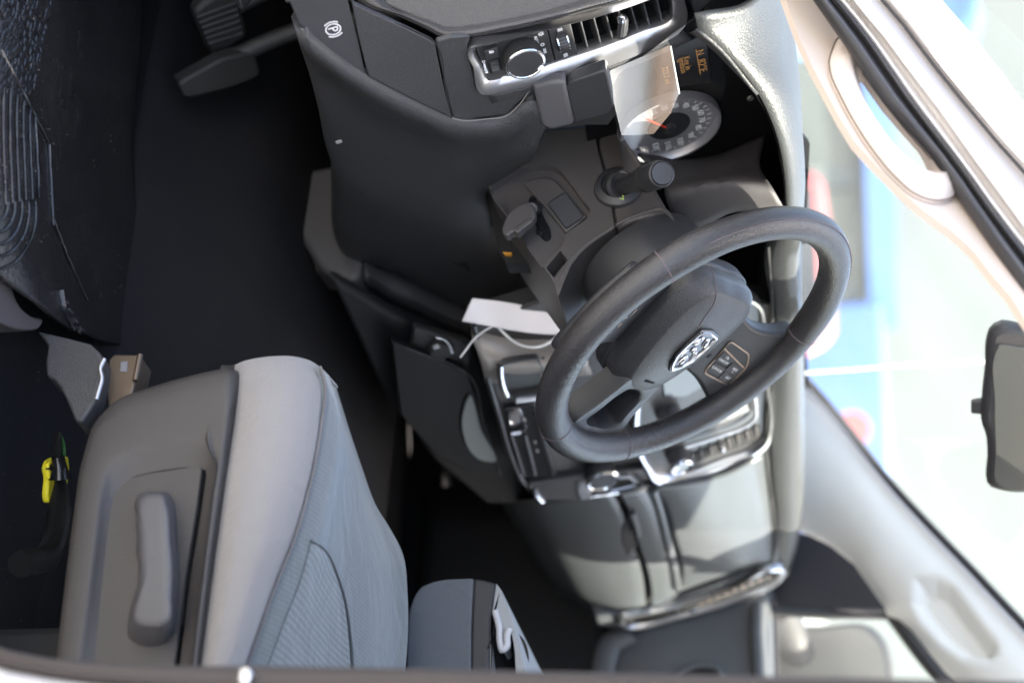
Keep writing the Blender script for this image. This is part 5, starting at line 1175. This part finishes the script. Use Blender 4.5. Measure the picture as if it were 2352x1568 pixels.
# ================================================================== pedals
PNr = Vector((.80, -.10, .58)).normalized()
def pedal(name, label, pts, x, armto, ridges):
    t = thing(name, label, 'pedal', X(pts[0], x))
    c = [onp(v, X(pts[0], x), PNr) for v in pts]
    prism('pad', rnd(c, .01), -PNr*.022, mat('pedal_rubber', (.013, .0125, .012), .65, grain=300, bump=.2), t, .006, 3)
    cc = sum(c, Vector())/len(c)
    tube('arm', [cc-PNr*.02, cc+Vector((-.06, 0, .08)), cc+Vector(armto)], .011, PM, t, 8, n=12)
    for a, b_ in ridges:
        tube('ridge', [onp(a, X(pts[0], x)+PNr*.0005, PNr), onp(b_, X(pts[0], x)+PNr*.0005, PNr)], .0022, PM, t, 6)
pedal('brake_pedal', 'ribbed rubber brake pedal above the driver floor', z1((1215, 80), (1290, 10), (1480, -90), (1560, 230), (1410, 335), (1330, 350)), -.42, (-.10, .0, .30), [(z1((1235+i*14, 110+i*33))[0], z1((1480+i*8, 20+i*38))[0]) for i in range(6)])
pedal('accelerator_pedal', 'long smooth black accelerator pedal right of the brake', z1((1120, 530), (1150, 505), (1400, 370), (1600, 320), (1640, 480), (1450, 556), (1200, 617), (1150, 610)), -.355, (-.10, .02, .22), [])
# bright bracket at the top of the footwell
bkp = thing('pedal_bracket', 'ridged grey metal bracket high in the driver footwell', 'bracket', X((560, 10), -.40))
prism('plate', [X(v, -.38) for v in z1((1440, -40), (1500, 60), (1530, 62), (1600, -20), (1610, -40))], (-.01, 0, 0), mat('bracket_grey', (.10, .10, .11), .3, .6), bkp, .002)
for i in range(4):
    A_, B_ = [X(v, -.378) for v in z1((1490+i*24, -40), (1520+i*14, 40-i*12))]
    tube('fin', [A_, B_], .0014, SI, bkp, 6)
# ================================================================== paper tag with nylon tie
pt = thing('paper_tag', 'blank white paper tag tied under the steering column', 'tag', D((1180, 735), .03))
PGt = Vector((.75, -.45, .48)).normalized(); pc = X((1180, 735), -.135)
def T_(v, o=0.): return onp(v, pc+PGt*o, PGt)
u_ = z5((755, 762), (1040, 795), (1270, 835), (1450, 885), (1660, 950), (1740, 965))
m_ = z5((715, 850), (960, 905), (1180, 950), (1400, 1000), (1650, 1040), (1730, 1050))
l_ = z5((648, 1005), (820, 1035), (1070, 1082), (1350, 1125), (1615, 1145), (1690, 1150))
sheet('paper', [[T_(v, o) for v, o in zip(u_, (0, .001, .002, .001, 0, 0))], [T_(v, o) for v, o in zip(m_, (.003, .001, .004, .003, .002, .001))], [T_(v, o) for v, o in zip(l_, (.0, .003, .001, .002, .001, 0))]], 30, 12, PA, pt, solid=.0004)
tube('nylon_tie', [T_(v, o) for v, o in zip(z5((628, 1382), (700, 1290), (770, 1195), (860, 1120), (960, 1060), (1010, 1035)), (.012, .010, .008, .004, -.003, -.006))], .0024, ZT, pt, 6, n=24, flat=.5)
tube('tie_loop', [T_(v, o) for v, o in zip(z5((1030, 1070), (1100, 1145), (1200, 1225), (1320, 1270), (1450, 1270), (1560, 1225), (1640, 1160), (1700, 1060), (1690, 950), (1610, 850), (1500, 805), (1390, 800), (1270, 832)), (-.004, .004, .008, .01, .01, .008, .004, -.004, -.010, -.012, -.010, -.006, -.003))], .0017, ZT, pt, 6, n=60)
# ================================================================== centre seat console
cc_ = thing('folding_console', 'folded grey cloth centre seat console with black band and cup tray', 'console', (.35, -.1, -.5))
yk = -.20
ao = [Y(v, yk) for v in zb3((150, 1500), (165, 1300), (170, 1080), (190, 930), (240, 845), (300, 818), (500, 797), (512, 797), (500, 1050), (497, 1500))]
prism('cloth_body', cr(ao[:-3], 30)+ao[-3:], (.0, .30, .0), mat('armrest_cloth', (.12, .13, .145), .92, sheen=.3, weave=(500, .25, 'DIAGONAL')), cc_, .012, 4)
prism('vinyl_band', [Y(v, yk+.001) for v in zb3((512, 797), (560, 802), (630, 822), (612, 960), (600, 1150), (598, 1500), (497, 1500), (500, 1050))], (0, .30, 0), mat('band_vinyl', (.038, .037, .040), .5, grain=420, bump=.4), cc_, .004, 3)
trO = [Y(v, yk+.002) for v in zb3((632, 822), (660, 860), (700, 960), (740, 1080), (775, 1220), (795, 1330), (810, 1500), (740, 1500), (735, 1300), (728, 1180), (718, 1110), (703, 1062), (690, 1100), (685, 1160), (668, 1176), (655, 1140), (655, 1080), (640, 1000), (628, 970), (615, 1000), (612, 1100), (612, 1300), (612, 1500), (599, 1500), (600, 1150), (613, 960))]
prism('tray_top', trO, (0, .28, 0), mat('tray_grey', (.30, .31, .32), .45, grain=900, bump=.1), cc_, .003, 3)
tube('tray_hook', [Y(v, yk-.001) for v in zb3((703, 1062), (690, 1100), (686, 1160), (668, 1176), (655, 1140), (650, 1060), (628, 970))], .004, mat('tray_light', (.5, .5, .52), .35), cc_, 8, n=30)
lathe('cup_well', [(.0001, -.02), (.03, -.02), (.034, .0)], Y(zb3((690, 1230))[0], yk+.03), (.3, -.5, .8), PG, cc_, 30)
# dark console floor block between armrest and glove box
# ================================================================== rear-view mirror
rm = thing('rear_view_mirror', 'dark rear view mirror with day night tab under the headliner', 'mirror', (-.1, .05, .5))
MN = Vector((.80, -.58, -.08)).normalized(); mp = X((2300, 940), -.06)
def RM(v, o=0.): return onp(v, mp+MN*o, MN)
mo_ = [RM(v) for v in zb4((985, 775), (972, 640), (965, 560), (950, 520), (950, 400), (962, 280), (965, 190), (985, 130), (1030, 106), (1090, 115), (1250, 160), (1460, 230), (1480, 560), (1440, 780), (1200, 795), (1040, 792))]
hs = prism('housing', cr(mo_, 70, True), -MN*.028, mat('mirror_housing', (.050, .047, .049), .45, grain=900, bump=.1), rm, .010, 4)
mi_ = [RM(v, .0012) for v in zb4((1025, 760), (1005, 600), (1000, 400), (1002, 220), (1020, 184), (1080, 190), (1240, 225), (1430, 290), (1440, 560), (1410, 750), (1200, 772), (1060, 772))]
prism('mirror_glass', cr(mi_, 60, True), -MN*.002, MG, rm, .0008)
prism('day_night_tab', rnd([RM(v, -.008) for v in zb4((905, 420), (952, 412), (952, 470), (905, 466))], .003), -MN*.012, mat('mirror_housing', (0, 0, 0)), rm, .003)
lathe('ball_mount', [(.0001, .06), (.018, .058), (.022, .03), (.016, 0)], RM(zb4((1130, 85))[0], -.02), (.1, -.2, .98), mat('mirror_housing', (0, 0, 0)), rm, 24)
tube('stem', [RM((2352, 1000), -.03), RM((2420, 960), -.06), Vector((-.12, .03, .50))], .010, mat('mirror_housing', (0, 0, 0)), rm, 8, n=8)
# ================================================================== outside
GZ = -1.38
gm = mat('asphalt', (.20, .20, .195), .9, var=.2)
struct(mk('ground', [(-900, -900, GZ), (900, -900, GZ), (900, 900, GZ), (-900, 900, GZ)], [(0, 1, 2, 3)], gm, None, False))
def far(v, d): r = ray(v); h = Vector((r.x, r.y, 0)).length; return CAM+r*(d/h)
VD = Vector((FWD.x, FWD.y, 0)).normalized(); VS = Vector((-VD.y, VD.x, 0))*-1
def outbox(name, v0, v1, d, depth, material, parent, z0=None, bevel=.05):
    """upright box at distance d spanning pixel rows v0..v1 (bottom, left) to (top, right)"""
    a = onp(v0, CAM+VD*d, VD); b_ = onp(v1, CAM+VD*d, VD)
    if z0 is not None: a.z = z0
    p = [Vector((a.x, a.y, a.z)), Vector((b_.x, b_.y, a.z)), Vector((b_.x, b_.y, b_.z)), Vector((a.x, a.y, b_.z))]
    return prism(name, p, VD*depth, material, parent, bevel)
BX = -24.
bl = thing('shop_building', 'long white building with a blue fascia band beyond the windscreen', 'building', (BX, 30, GZ))
def bbox(name, y0, y1, z0, z1, x0, dep, material, bevel=.03):
    return prism(name, [(x0, y0, z0), (x0, y1, z0), (x0, y1, z1), (x0, y0, z1)], (-dep, 0, 0), material, bl, bevel)
bbox('wall', -20, 110, GZ, 9, BX, 10, mat('white_render', (.075, .090, .092), .9, var=.10))
pA = X((1992, 600), BX); pB = X((2058, 600), BX)
bbox('fascia_band', -20, X((2000, 720), BX).y, pA.z, pB.z, BX+.5, .45, mat('blue_fascia', (.03, .09, .26), .6))
for i in range(9):
    bbox('shopfront_pane', 2+i*5, 6+i*5, GZ+.3, pA.z-.25, BX+.06, .05, mat('shop_glass', (.042, .056, .055), .2), 0)
bt_ = thing('box_truck', 'blue box truck parked beyond the windscreen', 'truck', onp((1850, 900), CAM+VD*18, VD)); bt_.location.z = GZ
outbox('cargo_box', (1800, 705), (2062, 1300), 18, 3, mat('blue_truck', (.12, .27, .62), .5), bt_, GZ+.7)
outbox('chassis', (1700, 720), (1790, 1290), 18.1, 2.6, PM, bt_, GZ+.35)
for u0 in (760, 1180):
    c_ = onp((1700, u0), CAM+VD*18.05, VD); c_.z = GZ+.45
    lathe('wheel', [(.0001, -.12), (.45, -.12), (.45, .12), (.0001, .12)], c_, VD, RU, bt_, 24)
def car(label, v, d, w_, colr, nm):
    t = thing('parked_car', label, 'car', onp(v, CAM+VD*d, VD), 'cars parked outside'); t.location.z = GZ
    c_ = onp(v, CAM+VD*d, VD); c_.z = GZ; s = VS
    prof_ = [(-w_/2, .25), (w_/2, .25), (w_/2, .75), (w_*.46, .95), (w_*.36, 1.42), (-w_*.36, 1.42), (-w_*.46, .95), (-w_/2, .75)]
    prism('body', [c_+s*a+Vector((0, 0, b_)) for a, b_ in prof_], VD*4.2, mat('car_'+nm, colr, .3, .1, coat=.6), t, .12, 4)
    prism('rear_window', [c_+s*a+Vector((0, 0, b_))-VD*.02 for a, b_ in ((-w_*.36, 1.0), (w_*.36, 1.0), (w_*.30, 1.34), (-w_*.30, 1.34))], VD*.04, mat('car_glass', (.05, .06, .07), .1), t, .01)
    for k in (-1, 1):
        prism('tail_lamp', [c_+s*(k*w_*.42+a)+Vector((0, 0, b_))-VD*.03 for a, b_ in ((-.1, .72), (.1, .72), (.1, .95), (-.1, .95))], VD*.05, RD, t, .01)
        lathe('wheel', [(.0001, -.1), (.33, -.1), (.33, .1), (.0001, .1)], c_+s*k*w_*.42+VD*.7+Vector((0, 0, .33)), s, RU, t, 24)
car('red car parked left of the blue truck', (1870, 595), 13, 1.75, (.50, .10, .09), 'red')
sgn = thing('red_sign', 'round red sign on a white post in front of the blue truck', 'sign', onp((1900, 985), CAM+VD*14, VD)); sgn.location.z = GZ
c_ = onp((1958, 985), CAM+VD*14, VD)
lathe('disc', [(.0001, .03), (.14, .03), (.14, 0), (.0001, 0)], c_, -VD, mat('sign_red', (.55, .14, .12), .5), sgn, 32)
tube('post', [Vector((c_.x, c_.y, GZ))+VD*.05, c_+VD*.05], .04, mat('post_white', (.8, .8, .8), .5), sgn, 10)
bpst = thing('blue_post', 'tall blue post standing beyond the driver door frame', 'post', onp((2200, 60), CAM+VD*10, VD)); bpst.location.z = GZ
a_ = onp((2205, 45), CAM+VD*10, VD)
box('post', (a_.x, a_.y, (GZ+a_.z)/2), (.10, .10, (a_.z-GZ)/2+.02), WX, mat('blue_paint', (.10, .28, .70), .5), bpst, .01)
lathe('post_cap', [(.16, 0), (.16, .06), (.0001, .10)], (a_.x, a_.y, a_.z+.02), (0, 0, 1), mat('blue_paint', (0, 0, 0)), bpst, 24)
wb = thing('white_building', 'white wall across the lot mirrored in the instrument lens', 'building', (2, -10, GZ))
prism('wall', [(-12, -10, GZ), (16, -10, GZ), (16, -10, 2.2), (-12, -10, 2.2)], (0, -5, 0), mat('white_wall', (.80, .80, .78), .9, var=.05), wb, .02)
prism('parapet', [(-12.1, -9.9, 2.2), (16.1, -9.9, 2.2), (16.1, -9.9, 2.5), (-12.1, -9.9, 2.5)], (0, -5.2, 0), mat('parapet_tan', (.35, .26, .2), .9), wb, .02)
